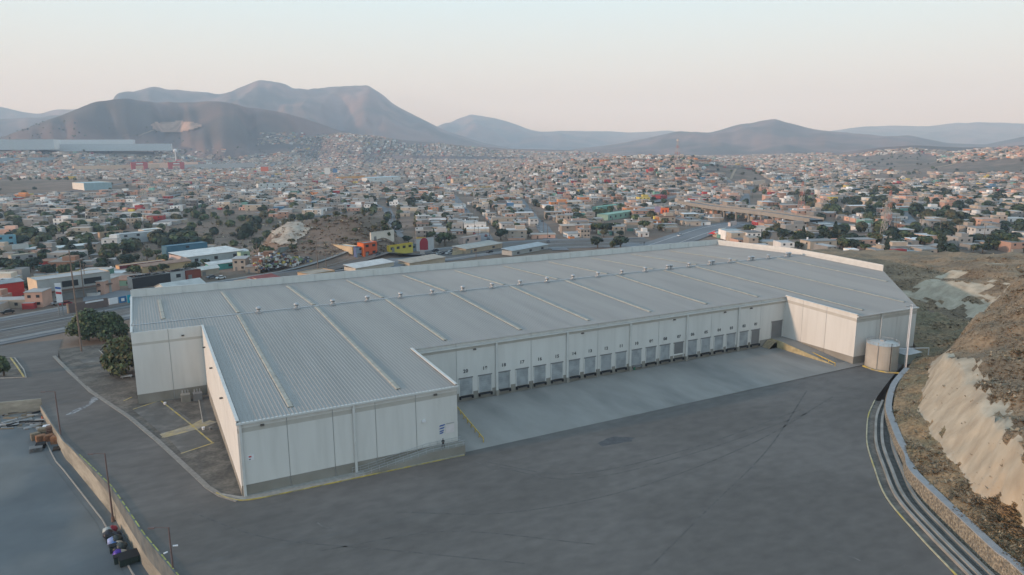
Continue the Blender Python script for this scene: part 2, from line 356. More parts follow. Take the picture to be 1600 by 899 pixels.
# stains
def stain(name, px, m, z=.012, jag=.25):
    P = [Vector((*bpz(*p), 0)) for p in px]; out = []
    for i in range(len(P)):
        a, c = P[i], P[(i+1) % len(P)]
        for k in range(5):
            q = a.lerp(c, k/5); out.append((q.x+random.uniform(-jag, jag), q.y+random.uniform(-jag, jag), site_z(0, q.y)+z))
    b = MB(); b.poly(out, m); struct(b, name)
M_ST = mat('damp patch', (.078, .08, .084), .8, .2, 1.)
M_SL = mat('lime streak', (.30, .31, .32), .9, .3, 1.5, second=(.12, .12, .125), mixscale=1.2)
stain('damp_patch', [(932, 692), (960, 682), (992, 684), (985, 690), (940, 698)], M_ST)
stain('lime_streak', [(100, 650), (118, 640), (138, 632), (142, 623), (152, 618), (160, 620), (150, 627), (135, 637), (112, 648)], M_SL, jag=.12)
for P in ([(745, 630), (800, 640), (850, 668), (835, 666), (790, 645), (745, 634)], [(1000, 570), (1060, 573), (1110, 590), (1090, 588), (1045, 578)]):
    stain('tyre_smear', P, mat('tyre smear', (.125, .135, .14), .9, .2, .6), z=.012, jag=.4)
def mark(name, px, wd, m, z=.011):
    P = smoothline([Vector((*bp(*p), z)) for p in px], 10); b = MB(); b.strip([tuple(p) for p in P], [tuple(p) for p in offset(P, wd)], m); struct(b, name)
M_TM = mat('tyre mark', (.098, .092, .087), .9, .2, .8, second=(.118, .110, .104), mixscale=.6); M_TL = mat('pale scuff', (.165, .155, .145), .9, .25, .8, second=(.12, .113, .107), mixscale=.5, lo=.4, hi=.55)
for px in ([(760, 722), (900, 740), (1080, 700), (1250, 640)], [(770, 728), (905, 748), (1090, 706), (1262, 645)], [(620, 800), (800, 800), (1000, 760), (1180, 690), (1300, 620)], [(1010, 890), (1100, 800), (1200, 700), (1260, 610)], [(500, 860), (700, 830), (930, 850)], [(300, 800), (420, 840), (620, 860), (820, 880)]):
    mark('tyre_mark', px, .3, M_TM)
for px in ([(1290, 860), (1330, 870), (1345, 876)], [(495, 815), (505, 822), (520, 826)], [(745, 722), (760, 728), (775, 736)]):
    mark('scuff', px, .22, M_TL, .013)
# ------------------------------------------------------------------ kerb, channels and gabion wall on the right of the yard
def pz(pts, z): return [Vector((*bp(*p, z), z)) for p in pts]
yr = smoothline([(x, y, 0) for x, y in YR[1:10]], 5)
b = MB(); wallrun(b, yr, .22, -.02, .16, M_YEL2); struct(b, 'yard_kerb')
b = MB(); b.strip([(p[0], p[1], .05) for p in offset(yr, .2)], [(p[0], p[1], .05) for p in offset(yr, 6.5)], M_DIRT); struct(b, 'gravel_strip')
M_CH = mat('channel concrete', (.32, .305, .28), .9, .2, .6, .1, second=(.24, .23, .21), mixscale=.3)
M_DARK = mat('dark channel floor', (.095, .09, .082), .95, .3, 1.)  # flat dark floor colour stands in for a dug recess
o1 = offset(yr, 1.5); o2 = offset(yr, 2.6); o3 = offset(yr, 4.3)
b = MB(); wallrun(b, o1, .45, 0, .5, M_CH); wallrun(b, o2, .5, 0, .6, M_CH)
b.strip([(p[0], p[1], .06) for p in offset(yr, 3.1)], [(p[0], p[1], .06) for p in offset(yr, 4.3)], M_DARK)
b.strip([(p[0], p[1], .062) for p in offset(yr, 1.95)], [(p[0], p[1], .062) for p in offset(yr, 2.6)], M_DARK)
wallrun(b, o3, .5, 0, .65, M_CH)
tag(b.build('drainage_channel'), 'concrete drainage channel with twin kerb walls along the right yard edge', 'channel')
M_GAB = mat('gabion stone', (.30, .255, .19), .95, .45, 3., 1., second=(.17, .15, .12), mixscale=2.2)
M_CAP = mat('gabion cap', (.30, .31, .32), .9, .1, .8)
gw = smoothline([Vector((88, 28, 2.8)), *pz([(1589, 890), (1554, 862), (1507, 818), (1465, 779)], 2.75), *pz([(1420, 734)], 2.4), *pz([(1413, 710), (1401, 688)], 2.0), *pz([(1392, 665)], 1.6), *pz([(1383.6, 639), (1386.5, 616), (1394, 597), (1413, 575)], 1.2)], 5)
b = MB(); base = offset(gw, -.35)
for A in (0,):
    b.strip([(p[0], p[1], 0) for p in base], [tuple(p) for p in gw], M_GAB)
cap = offset(gw, 1.25)
b.strip([(p[0], p[1], p[2]) for p in gw], [(p[0], p[1], p[2]-.5) for p in gw], M_CAP)
g = tag(b.build('gabion_wall'), 'curved stone gabion retaining wall with grey cap at the foot of the slope', 'wall')
c = MB(); wallrun(c, gw, 1.25, .0, .16, M_CAP); cc = c.build('cap'); cc.parent = g
# ------------------------------------------------------------------ hillside on the right (lofted)
def hl(*p): return [Vector((*bp(a, c_, z), z)) for a, c_, z in p]
HL = [
 [Vector((89.5, 27.5, 2.8))]+hl((1600, 890, 2.75), (1497, 799.5, 2.75), (1430, 730, 2.4), (1411, 688, 2.0), (1396, 641, 1.3), (1404, 598, 1.2), (1424, 566, 1.2))+[Vector((193, 121, 1)), Vector((229, 155, 1.5)), Vector((230, 205, 1.5)), Vector((230, 262, -2))],
 [Vector((97, 24, 4))]+hl((1650, 880, 3.9), (1523, 787, 3.6), (1468, 735, 3.3), (1437, 685, 2.8), (1417, 635, 2.6), (1430, 592, 2.2), (1445, 560, 2.2))+[Vector((205, 119, 2)), Vector((234, 152, 2.2)), Vector((236, 205, 2.2)), Vector((238, 262, -1))],
 [Vector((104, 20, 5))]+hl((1690, 862, 5), (1553, 788, 4.8), (1502, 738, 4.4), (1463, 690, 4.0), (1437, 640, 3.6), (1446, 604, 3.4), (1460, 560, 3))+[Vector((215, 117, 2.8)), Vector((241, 149, 3)), Vector((243, 203, 3)), Vector((246, 262, 0))],
 [Vector((108, 17, 12))]+hl((1745, 800, 14), (1612, 726, 13.6), (1560, 664, 13.2), (1520, 603, 13), (1478, 560, 12), (1476, 556, 10.5), (1490, 545, 6))+[Vector((229, 113, 8.5)), Vector((250, 145, 9)), Vector((252, 198, 5.5)), Vector((256, 262, 1))],
 [Vector((125, 12, 18))]+hl((1850, 740, 19), (1720, 650, 18), (1650, 580, 17.5), (1590, 540, 17), (1560, 515, 16), (1540, 500, 15), (1535, 490, 13))+[Vector((244, 110, 13)), Vector((262, 140, 13)), Vector((266, 195, 7.5)), Vector((272, 262, 2))],
 [Vector((160, 0, 28))]+hl((2000, 640, 28), (1860, 560, 27), (1760, 500, 26), (1690, 470, 25), (1640, 452, 23), (1610, 440, 21), (1600, 430, 19))+[Vector((275, 105, 19)), Vector((285, 135, 17)), Vector((285, 190, 9.5)), Vector((296, 262, 2.5))],
 [Vector((215, -25, 38))]+[Vector((230, 0, 38)), Vector((245, 25, 36)), Vector((262, 45, 33)), Vector((275, 60, 30)), Vector((285, 72, 27)), Vector((292, 82, 24.5)), Vector((300, 90, 23)), Vector((312, 105, 20)), Vector((318, 135, 16)), Vector((322, 190, 9)), Vector((330, 262, 2))],
 [Vector((330, -80, 30))]+[Vector((340, -40, 25)), Vector((345, -10, 20)), Vector((350, 15, 16)), Vector((355, 35, 13)), Vector((360, 50, 11)), Vector((365, 65, 9)), Vector((370, 80, 7)), Vector((375, 105, 4)), Vector((380, 140, 0)), Vector((380, 195, -4)), Vector((380, 262, -7))],
]
NS, NT = 16, 12
ST_ = [smoothline(l, NS) for l in HL]
GV = []; GM = []
def crossline(k):
    pts = [l[k] for l in ST_]
    out = []
    for i in range(len(pts)-1):
        n_ = NT if i != 2 else NT
        for j in range(n_): out.append((pts[i].lerp(pts[i+1], j/n_), i+j/n_))
    out.append((pts[-1], len(pts)-1.)); return out
for k in range(len(ST_[0])): GV.append(crossline(k))
NK, NJ = len(GV), len(GV[0])
b = MB(); vv = []; tt = []
for k in range(NK):
    for j, (p, t) in enumerate(GV[k]):
        n1 = noise.fractal(p*.09, 1., 2., 5); n2 = noise.fractal(p*.5+Vector((9, 3, 1)), 1., 2., 4)
        amp = min(1, t)*1.0; z = p.z+amp*(n1*(.8 if t < 3 and k < 6.6*NS else 2.2)+n2*.25)
        dx = n1*.9*(1 if 1.6 < t < 3.6 else 0); dx += (0.65*noise.fractal(Vector((p.x*.5, p.y*.5, p.z*.06)), 1., 2., 4) if 1.9 < t < 3.1 else 0); vv.append((p.x+dx, p.y, z)); tt.append(t)
b.v = vv
def zone(k, j):
    p = Vector(vv[k*NJ+j]); t = tt[k*NJ+j]+noise.fractal(p*.16, 1., 2., 5)*.35
    s_ = k/NS
    if s_ < 6.6: return 1 if t < 2.0 else (2 if t < 3.1 else 0)
    if s_ < 9.3:
        nn = noise.fractal(p*.05+Vector((4, 7, 0)), 1., 2., 4)
        nn += noise.fractal(p*.22+Vector((1, 2, 3)), 1., 2., 4)*.45
        return 2 if (2.0 < t < 3.2 and nn > -.06) or (3.6 < t < 5.1 and nn > .04) else (1 if t < 1.7 else 0)
    return 0
for k in range(NK-1):
    for j in range(NJ-1):
        b.f.append((k*NJ+j, (k+1)*NJ+j, (k+1)*NJ+j+1, k*NJ+j+1)); b.c.append((1, 1, 1))
        b.m.append(b.mi((M_DRY, M_BENCH, M_CUT)[zone(k, j)]))
hill = struct(b, 'hillside', smooth=True)
from mathutils.bvhtree import BVHTree
hill_bvh = BVHTree.FromPolygons([Vector(v) for v in b.v], b.f)
hill_zone = list(b.m); hill_M = list(b.M)
def hill_at(x, y):
    h = hill_bvh.ray_cast(Vector((x, y, 200)), Vector((0, 0, -1)))
    return (h[0].z, h[1], hill_M[hill_zone[h[2]]]) if h[0] else None
# ------------------------------------------------------------------ the warehouse
U0, U1, U2, U3, U4, U5 = -3.9, 11.3, 50.85, 166.1, 190., 227.2
V1, V2, V3, VR_, VB = 120.1, 144.6, 183.6, 191.6, 237.3
ZE, ZR = 13.2, 15.66
SLP = (ZR-ZE)/(VR_-V1)
def roofz(v): return ZR-SLP*abs(v-VR_)
M_WALL = mat('wall panel', (.64, .635, .61), .85, .03, .35, second=(.575, .57, .545), mixscale=.6, lo=.45, hi=.75, stretch=(1, 1, .1))
M_BAND = paint('wall stripe', (.47, .45, .41))
M_PLIN = mat('plinth', (.29, .275, .245), .9, .10, .5, second=(.235, .22, .19), mixscale=.25)
M_JNT = paint('panel joint', (.36, .36, .35))
M_ROOF = mat('ribbed roof sheet', (.30, .29, .275), .6, .05, .06, metal=0., second=(.262, .255, .243), mixscale=.25, lo=.45, hi=.7, stretch=(1, .12, 1))
M_TRIM = paint('roof trim', (.58, .58, .56)); M_SKYL = mat('skylight sheet', (.35, .335, .29), .6, .15, .8)
M_DOOR = mat('roller door', (.36, .385, .40), .6, .12, .4, second=(.28, .30, .31), mixscale=.5); M_DGREY = paint('grey door', (.20, .20, .20)); M_BLK = paint('black rubber', (.02, .02, .022))
M_STEEL = mat('galvanised', (.42, .43, .44), .4, .1, 1., metal=.4); M_NUM = paint('number paint', (.06, .065, .07))
wh = thing('warehouse', (60, 180, 0), 'huge pale warehouse with ribbed grey roof, loading docks and recessed yard', 'warehouse')
def wallpanel(u0, v0, u1, v1, joints, zb=-3, plin=1.95, name='wall', topex=0., band=(1.1, 1.9)):
    """outer face from (u0,v0) to (u1,v1); outside is on the right hand of that direction"""
    b = MB(); L = math.hypot(u1-u0, v1-v0); e = ((u1-u0)/L, (v1-v0)/L); nx, ny = e[1], -e[0]
    js = [0]+[x for j in sorted(joints) for x in (j-.06, j+.06)]+[L]
    top = lambda s: roofz(v0+e[1]*s)+topex if abs(e[1]) > .01 or topex else roofz(v0)
    P = lambda s, z, o=0: (u0+e[0]*s+nx*o, v0+e[1]*s+ny*o, z)
    for i in range(len(js)-1):
        a, c = js[i], js[i+1]; jt = i % 2 == 1
        n_ = 1
        ta, tc_ = top(a), top(c)
        rows = [(zb, zb, plin, plin, M_PLIN, .05), (plin, plin, ta-band[1], tc_-band[1], M_WALL, 0), (ta-band[1], tc_-band[1], ta-band[0], tc_-band[0], M_BAND, 0), (ta-band[0], tc_-band[0], ta, tc_, M_WALL, 0)]
        for z0a, z0c, z1a, z1c, m, o in rows:
            if jt: o = -.05; m = M_JNT
            b.poly([P(a, z0a, o), P(c, z0c, o), P(c, z1c, o), P(a, z1a, o)], m)
        if not jt: b.poly([P(a, plin, .05), P(c, plin, .05), P(c, plin, 0), P(a, plin, 0)], M_PLIN)
        b.poly([P(a, ta), P(c, tc_), P(c, tc_, -.3), P(a, ta, -.3)], M_TRIM)
        b.poly([P(c, zb, -.3), P(a, zb, -.3), P(a, ta, -.3), P(c, tc_, -.3)], M_WALL)
    return part(b, name, wh)
wallpanel(U1, V1, U2, V1, [8, 15.8, 23.5, 31.2])
wallpanel(U2, V1, U2, V2, [8, 16], topex=.28)
wallpanel(U2, V2, U3, V2, [10.4, 29.9, 49.2, 68.6, 87, 105.7])
wallpanel(U3, V2, U3, V1+.6, [6.5, 14.5], topex=.28)
wallpanel(U3, V1+.6, U4, V1-.3, [8, 16])
wallpanel(U4, V1-.3, U5, 156.6, [10, 20, 30, 40])
wallpanel(U5, 156.6, U5, VB, [20, 40, 60], topex=2.2)
wallpanel(U5, VB, U0, VB, [20*k for k in range(1, 12)], topex=2.2)
wallpanel(U0, VB, U0, V3, [12, 24, 36], topex=.25, plin=.6)
wallpanel(U0, V3, U1, V3, [7.8], topex=.28, plin=.6, band=(2.6, 3.2))
wallpanel(U1, V3, U1, V1, [13, 26, 39, 52], topex=.28, plin=1.2, band=(4.6, 4.72))
# roof with real ribs
def vnear(u):
    if u < U1: return V3
    if u < U2: return V1-.45
    if u < U3: return V2-.45
    if u <= U4: return V1-.3-.3
    return V1-.3+(u-U4)*(156.6-V1+.3)/(U5-U4)
b = MB(); PIT = .66; us = []
u = U0+.15
cuts = [U1+.1, U2-.1, U3+.1, U5-.1]
while u < U5-.3:
    us.append(u); u += PIT
for sgn in (0, 1):
    for u in us:
        prof = [(0, 0), (.44, 0), (.49, .045), (.61, .045), (.66, 0)]
        for (a, ha), (c, hc) in zip(prof[:-1], prof[1:]):
            ua, uc = min(u+a, U5-.2), min(u+c, U5-.2); va = vnear((ua+uc)/2); 
            if sgn == 0:
                if va >= VR_: continue
                b.poly([(ua, va, roofz(va)+.02+ha), (uc, vnear(uc) if u > U4 else va, roofz(vnear(uc) if u > U4 else va)+.02+hc), (uc, VR_, ZR+.02+hc), (ua, VR_, ZR+.02+ha)], M_ROOF)
            else:
                b.poly([(ua, VR_, ZR+.02+ha), (uc, VR_, ZR+.02+hc), (uc, VB-.3, roofz(VB)+.02+hc), (ua, VB-.3, roofz(VB)+.02+ha)], M_ROOF)
part(b, 'roof', wh)
b = MB()
for u0, u1, sg in ((U0+.3, U5-.3, 0),):
    P = [(u0, VR_-.35, ZR+.10), (u1, VR_-.35, ZR+.10), (u1, VR_, ZR+.16), (u0, VR_, ZR+.16), (u1, VR_+.35, ZR+.10), (u0, VR_+.35, ZR+.10)]
    b.poly([P[0], P[1], P[2], P[3]], M_STEEL); b.poly([P[3], P[2], P[4], P[5]], M_STEEL)
part(b, 'ridge_cap', wh)
def gutter(u0, v0, u1, v1):
    b = MB(); L = math.hypot(u1-u0, v1-v0); e = ((u1-u0)/L, (v1-v0)/L)
    b.obox((u0+e[1]*.55, v0-e[0]*.55, ZE-.32), e, L, .45, .34, M_TRIM); part(b, 'gutter', wh)
gutter(U1-.15, V1, U2+.2, V1); gutter(U2+.32, V2, U3-.02, V2); gutter(U3-.2, V1+.6, U4+.2, V1-.3)
def rake(u, va, vb, ex=.28):
    b = MB(); P = []
    for v in (va, vb): P.append((v, roofz(v)+ex+.02))
    for (v, z), (v2, z2) in zip(P[:-1], P[1:]):
        x0, x1 = u-.12, u+.42
        q = [(x0, v, z), (x1, v, z), (x1, v2, z2), (x0, v2, z2)]
        q2 = [(x, y, z_+.14) for x, y, z_ in q]
        b.fan(q+q2, [(4, 5, 6, 7), (0, 1, 5, 4), (2, 3, 7, 6), (1, 2, 6, 5), (3, 0, 4, 7)], M_TRIM)
    part(b, 'roof_trim', wh)
rake(U1, V1-.2, V3-.1); rake(U2-.4, V1-.2, V2-.1); rake(U3-.12, V1+.3, V2-.3); rake(U0, V3+.1, VB-.3)
b = MB()
for k in range(0, 23): b.box(U0+4+10.*k, VB-.5, roofz(VB)+.1, U0+4.3+10.*k, VB-.3, roofz(VB)+2.25, M_TRIM)
b.box(U0+.3, VB-.36, roofz(VB)+2.22, U5-.3, VB+.1, roofz(VB)+2.36, M_TRIM)
part(b, 'parapet_cap', wh)
# the parapet on the right gable keeps one height
b = MB(); zt = roofz(VB)+2.2
b.fan([(U5-.34, 156.8, roofz(156.8)+.1), (U5+.06, 156.8, roofz(156.8)+.1), (U5+.06, VB+.06, roofz(VB)), (U5-.34, VB+.06, roofz(VB)), (U5-.34, 156.8, zt+.06), (U5+.06, 156.8, zt+.06), (U5+.06, VB+.06, zt+.06), (U5-.34, VB+.06, zt+.06)],
      [(0, 1, 5, 4), (1, 2, 6, 5), (2, 3, 7, 6), (3, 0, 4, 7), (4, 5, 6, 7)], M_TRIM)
part(b, 'parapet', wh)
def skylight(u, v0, v1):
    b = MB(); wd = .98; n_ = max(2, int(abs(v1-v0)/3.2)); 
    for k in range(n_):
        a = v0+(v1-v0)*k/n_; c = v0+(v1-v0)*(k+1)/n_-.06
        za, zc = roofz(a)+.1, roofz(c)+.1; h = .18+.03*(k % 2)
        b.poly([(u-wd/2, a, za), (u-wd/2+.15, a, za+h), (u-wd/2+.15, c, zc+h), (u-wd/2, c, zc)][::-1], M_SKYL)
        b.poly([(u-wd/2+.15, a, za+h), (u+wd/2-.15, a, za+h), (u+wd/2-.15, c, zc+h), (u-wd/2+.15, c, zc+h)], M_SKYL)
        b.poly([(u+wd/2-.15, a, za+h), (u+wd/2, a, za), (u+wd/2, c, zc), (u+wd/2-.15, c, zc+h)], M_SKYL)
        b.poly([(u-wd/2, a, za), (u+wd/2, a, za), (u+wd/2-.15, a, za+h), (u-wd/2+.15, a, za+h)], M_SKYL)
        b.poly([(u-wd/2, c, zc), (u+wd/2, c, zc), (u+wd/2-.15, c, zc+h), (u-wd/2+.15, c, zc+h)][::-1], M_SKYL)
    part(b, 'skylight', wh)
for k in range(8): skylight(20.6+19.62*k, (122.8 if k < 2 else 147.4), 190.6)
for u, v0, v1 in ((172.5, 123.8, 190.2), (191.5, 124.6, 190.2), (212.5, 144.8, 190.2)): skylight(u, v0, v1)
skylight(3.4, 195.5, 227)
for k in range(10): skylight(20.9+19.35*k, 193.2, 231)
b0 = MB()
def ventm():
    b = MB(); z = 0
    b.box(-.5, -.5, z, .5, .5, z+.35, M_STEEL); b.tube((0, 0, .35), (0, 0, .7), .34, .34, M_STEEL, 10)
    b.tube((0, 0, .7), (0, 0, .95), .34, .55, M_DGREY, 10); b.tube((0, 0, .95), (0, 0, 1.15), .58, .5, M_STEEL, 10); b.tube((0, 0, 1.15), (0, 0, 1.32), .5, .12, M_STEEL, 10)
    return b.build('roof_vent')
v_ = ventm(); v_.parent = wh; first = True
for k in range(21):
    for du in ((0,) if k < 13 or k % 2 else (0, 1.6)):
        o = v_ if first else v_.copy()
        if not first: COL.objects.link(o); o.parent = wh
        first = False; o.scale = (1.3,)*3; o.location = (25.6+9.62*k+du-60, VR_-1.0-180, roofz(VR_-1.0)+.05)
# loading docks
doors = [63.5, 68.4, 73.3, 78.25, 83.1, 88., 92.95, 97.7, 102.6, 107.3, 112.2, 117., 121.7, 126.4, 131.2, 136., 140.8, 145.4, 150.2, 154.8]
def door(uc, v, z0, w_, h_, m, lev, green=False, gap=0):
    b = MB(); f = MB(); y = v
    f.box(uc-w_/2-.22, y-.14, z0, uc-w_/2, y-.02, z0+h_, M_TRIM); f.box(uc+w_/2, y-.14, z0, uc+w_/2+.22, y-.02, z0+h_, M_TRIM)
    f.box(uc-w_/2-.22, y-.2, z0+h_, uc+w_/2+.22, y-.02, z0+h_+.22, M_DGREY)
    n_ = 8
    for k in range(n_): b.box(uc-w_/2+.02, y-.10, z0+gap+k*(h_-gap)/n_+.02, uc+w_/2-.02, y-.03, z0+gap+(k+1)*(h_-gap)/n_, m)
    o = part(b, 'dock_door', wh); part2 = f.build('door_frame', None, loc=tuple(wh.location)); part2.location = (0, 0, 0); part2.parent = o
    if gap:
        g = MB(); g.box(uc-w_/2, y-.028, z0, uc+w_/2, y-.022, z0+gap, M_WHITE); g = g.build('door_gap', None, loc=tuple(wh.location)); g.location = (0, 0, 0); g.parent = o
    if lev:
        b = MB(); zt = 1.25
        b.box(uc-1.3, y-.85, zt-.18, uc+1.3, y-.06, zt, M_DGREY if green else M_BLK)
        b.box(uc-1.75, y-.5, zt-.75, uc-1.4, y-.06, zt-.1, M_BLK); b.box(uc+1.4, y-.5, zt-.75, uc+1.75, y-.06, zt-.1, M_BLK)
        b.box(uc-1.2, y-.4, zt-.5, uc+1.2, y-.06, zt-.2, M_DGREY)
        if green: b.box(uc-.9, y-.5, zt-1.1, uc-.5, y-.07, zt-.4, paint('green box', (.05, .2, .12))); b.box(uc-.4, y-.9, .9, uc+1.5, y-.1, .95, M_STEEL)
        part(b, 'dock_leveler', wh)
for i, uc in enumerate(doors):
    num = 20-i
    m = M_DGREY if num in (7, 1) else M_DOOR
    door(uc, V2, 1.35, 3.15, 4.05, m, True, green=(num == 10), gap=1.0 if num == 7 else 0)
    cu = bpy.data.curves.new('t', 'FONT'); cu.body = '%02d' % num; cu.size = 1.1; cu.align_x = 'CENTER'; cu.extrude = .02; cu.offset = .03; cu.space_character = 1.15
    to = bpy.data.objects.new('t', cu); me = bpy.data.meshes.new_from_object(to); me.materials.clear(); me.materials.append(M_NUM)
    o = bpy.data.objects.new('dock_number', me); COL.objects.link(o); o.rotation_euler = (R(90), 0, 0); o.parent = wh
    o.location = (uc-60, V2-.04-180, 6.75)
    bpy.data.objects.remove(to)
door(163.3, V2, 2.0, 4.3, 4.9, M_DGREY, False)
for uc in (71.4, 90.9, 110.1, 129., 147.9):
    b = MB(); b.box(uc-.28, V2-.42, 0, uc+.28, V2-.06, ZE-.33, M_TRIM); b.box(uc-.4, V2-.75, 0, uc+.4, V2-.06, 1.3, M_PLIN); part(b, 'downspout', wh)
for uc, vv_ in ((30.8, V1), (175.6, V1+.25), (11.75, V1)):
    b = MB(); b.box(uc-.22, vv_-.4, .1, uc+.22, vv_-.06, ZE-.33, M_TRIM); part(b, 'downspout', wh)
M_LAMP = paint('lamp housing', (.12, .11, .10))
def wlamp(x, y, z, nx, ny):
    b = MB(); b.obox((x-.3 if ny else x, y-.3 if nx else y, z), (1, 0), .6 if ny else .4*abs(nx), .6 if nx else .4, .28, M_LAMP)
    if nx: b.v = [(px+(nx*.4 if nx < 0 else 0), py, pz_) for px, py, pz_ in b.v]
    else: b.v = [(px, py-.42, pz_) for px, py, pz_ in b.v]
    part(b, 'wall_lamp', wh)
for x in (15.3, 46.4): wlamp(x, V1, ZE-1.2, 0, -1)
for x in (65.8, 95.3, 124.5, 142.5): wlamp(x, V2, ZE-1.3, 0, -1)
wlamp(152.5, V2, ZE-1.3, 0, -1); wlamp(7, V3, 13.6, 0, -1)
for v in (176, 160, 141): wlamp(U1-.4, v, roofz(v)-3.1, 0, -.99)
for u, v, d_, h_ in ((172.6, 119.8, 1.3, 2.6),):
    b = MB(); b.box(u, v-.1, 2, u+d_, v+.3, 2+h_, M_PLIN); part(b, 'service_door', wh)
# small signs on the front wall
M_BLUE = paint('sign blue', (.03, .10, .35)); M_RED = paint('sign red', (.5, .04, .04)); M_LG = paint('sign pale', (.72, .72, .74))
s_ = thing('wall_sign', (47.4, V1, 4.5), 'slanted blue bar logo beside a faint pale panel on the front wall above the person', 'sign'); s_.parent = None
b = MB(); b.box(48.35, V1-.06, 4.0, 50.1, V1-.012, 5.6, mat('sign backing', (.66, .62, .62), .8, .05, 1.)); part(b, 'panel', s_)
b = MB()
for k, z in enumerate((5.55, 5.0, 4.45, 4.05)): b.fan([(47.05, V1-.08, z), (48.1-.12*k, V1-.08, z+.12), (48.3-.12*k, V1-.08, z+.38), (47.15, V1-.08, z+.25)], [(0, 1, 2, 3)], M_BLUE)
part(b, 'blue_bars', s_)
b = MB(); b.box(48.5, V1-.07, 5.82, 50.1, V1-.062, 5.98, paint('grey letters', (.35, .35, .36))); part(b, 'text_line', s_)
n_ = thing('notice', (13, V1, 6), 'small white notice with red marks on the front wall near its left corner', 'notice')
b = MB(); b.box(12.6, V1-.06, 6.2, 13.6, V1-.012, 7.2, M_LG); part(b, 'panel', n_)
b = MB(); b.box(12.75, V1-.07, 6.75, 13.2, V1-.062, 7.0, M_RED); b.box(12.75, V1-.07, 6.35, 13.05, V1-.062, 6.5, M_NUM); part(b, 'red_mark', n_)
b = MB(); b.box(43.6, V1-.3, 7.1, 44.3, V1-.012, 7.5, M_LG); part(b, 'wall_box', wh)
# ramp and landing with railings at the front right corner
rp = thing('ramp', (45, 118.6, 0), 'concrete ramp with steel handrails rising to a landing at the building corner', 'ramp')
RV0, RV1 = 117.85, 120.0
b = MB()
b.fan([(32, RV0, .13), (44.5, RV0, 1.8), (51.4, RV0, 1.8), (51.4, RV1, 1.8), (44.5, RV1, 1.8), (32, RV1, .13), (32, RV0, -.1), (51.4, RV0, -.1), (51.4, RV1, -.1), (32, RV1, -.1)],
      [(0, 1, 4, 5), (1, 2, 3, 4), (6, 7, 2, 1, 0), (7, 8, 3, 2)], M_PLIN)
part(b, 'slab', rp)
for yy in (RV0+.08, RV1-.15):
    b = MB()
    rz = lambda u: .13+(1.67)*min(1, max(0, (u-32)/12.5))
    for hh in (.5, 1.0):
        b.tube((30, yy, .15+hh), (32, yy, .13+hh), .035, .035, M_STEEL, 5); b.tube((32, yy, .13+hh), (44.5, yy, 1.8+hh), .035, .035, M_STEEL, 5); b.tube((44.5, yy, 1.8+hh), (51.3, yy, 1.8+hh), .035, .035, M_STEEL, 5)
    for u in [30+1.5*k for k in range(15)]: b.tube((u, yy, rz(u)-.02), (u, yy, rz(u)+1.0), .03, .03, M_STEEL, 5)
    part(b, 'handrail', rp)
# yellow barriers
def barrier(pts, label, h=.85):
    o = thing('barrier', (pts[0][0], pts[0][1], 0), label, 'barrier'); b = MB(); M = mat('barrier yellow', (.52, .36, .09), .7, .3, 1.5)
    for (a, c) in zip(pts[:-1], pts[1:]): b.tube((*a, h), (*c, h), .14, .14, M, 6)
    part(b, 'rail', o)
    b = MB(); L = math.dist(pts[0], pts[-1]); n_ = max(2, int(L/2.5))
    for k in range(n_+1): 
        x = np.interp(k/n_, [0, 1], [pts[0][0], pts[-1][0]]); y = np.interp(k/n_, [0, 1], [pts[0][1], pts[-1][1]]); b.tube((x, y, 0), (x, y, h), .1, .1, M, 6)
    part(b, 'post', o); return o
barrier([(59.5, 142.5), (56.8, 121.2)], 'yellow pipe barrier crossing the apron beside the projecting front block')
barrier([(164.3, 135), (160.2, 121.6)], 'short yellow guard rail at the near end of the side ramp')
sr = thing('side_ramp', (163, 133, 0), 'long concrete ramp with yellow edge rising to the big end door', 'ramp')
b = MB(); b.fan([(160.9, 123, 0), (165.9, 123, 0), (165.9, 140, 1.95), (160.9, 140, 1.95), (160.9, 144.4, 1.95), (165.9, 144.4, 1.95), (160.9, 140, 0), (160.9, 144.4, 0)],
      [(0, 1, 2, 3), (3, 2, 5, 4), (0, 3, 6), (6, 3, 4, 7)], M_CONC); part(b, 'slab', sr)
b = MB(); b.fan([(160.6, 122.6, .1), (160.9, 122.6, .1), (160.9, 140, 2.1), (160.6, 140, 2.1), (160.6, 144.3, 2.1), (160.9, 144.3, 2.1), (160.6, 122.6, -.1), (160.6, 140, -.1), (160.6, 144.3, -.1)],
      [(0, 1, 2, 3), (3, 2, 5, 4), (6, 0, 3, 7), (7, 3, 4, 8)], mat('yellow edge', (.40, .34, .20), .8, .25, .8)); part(b, 'edge', sr)
st = thing('steps', (158.7, 142.5, 0), 'short concrete steps with a black box beside the big end door', 'steps')
b = MB()
for k in range(6): b.box(157.4+.4*k, 141.6, 0, 160.55, 144.3, .3*(k+1), mat('tan concrete', (.34, .28, .19), .9, .2, .8))
part(b, 'flight', st)
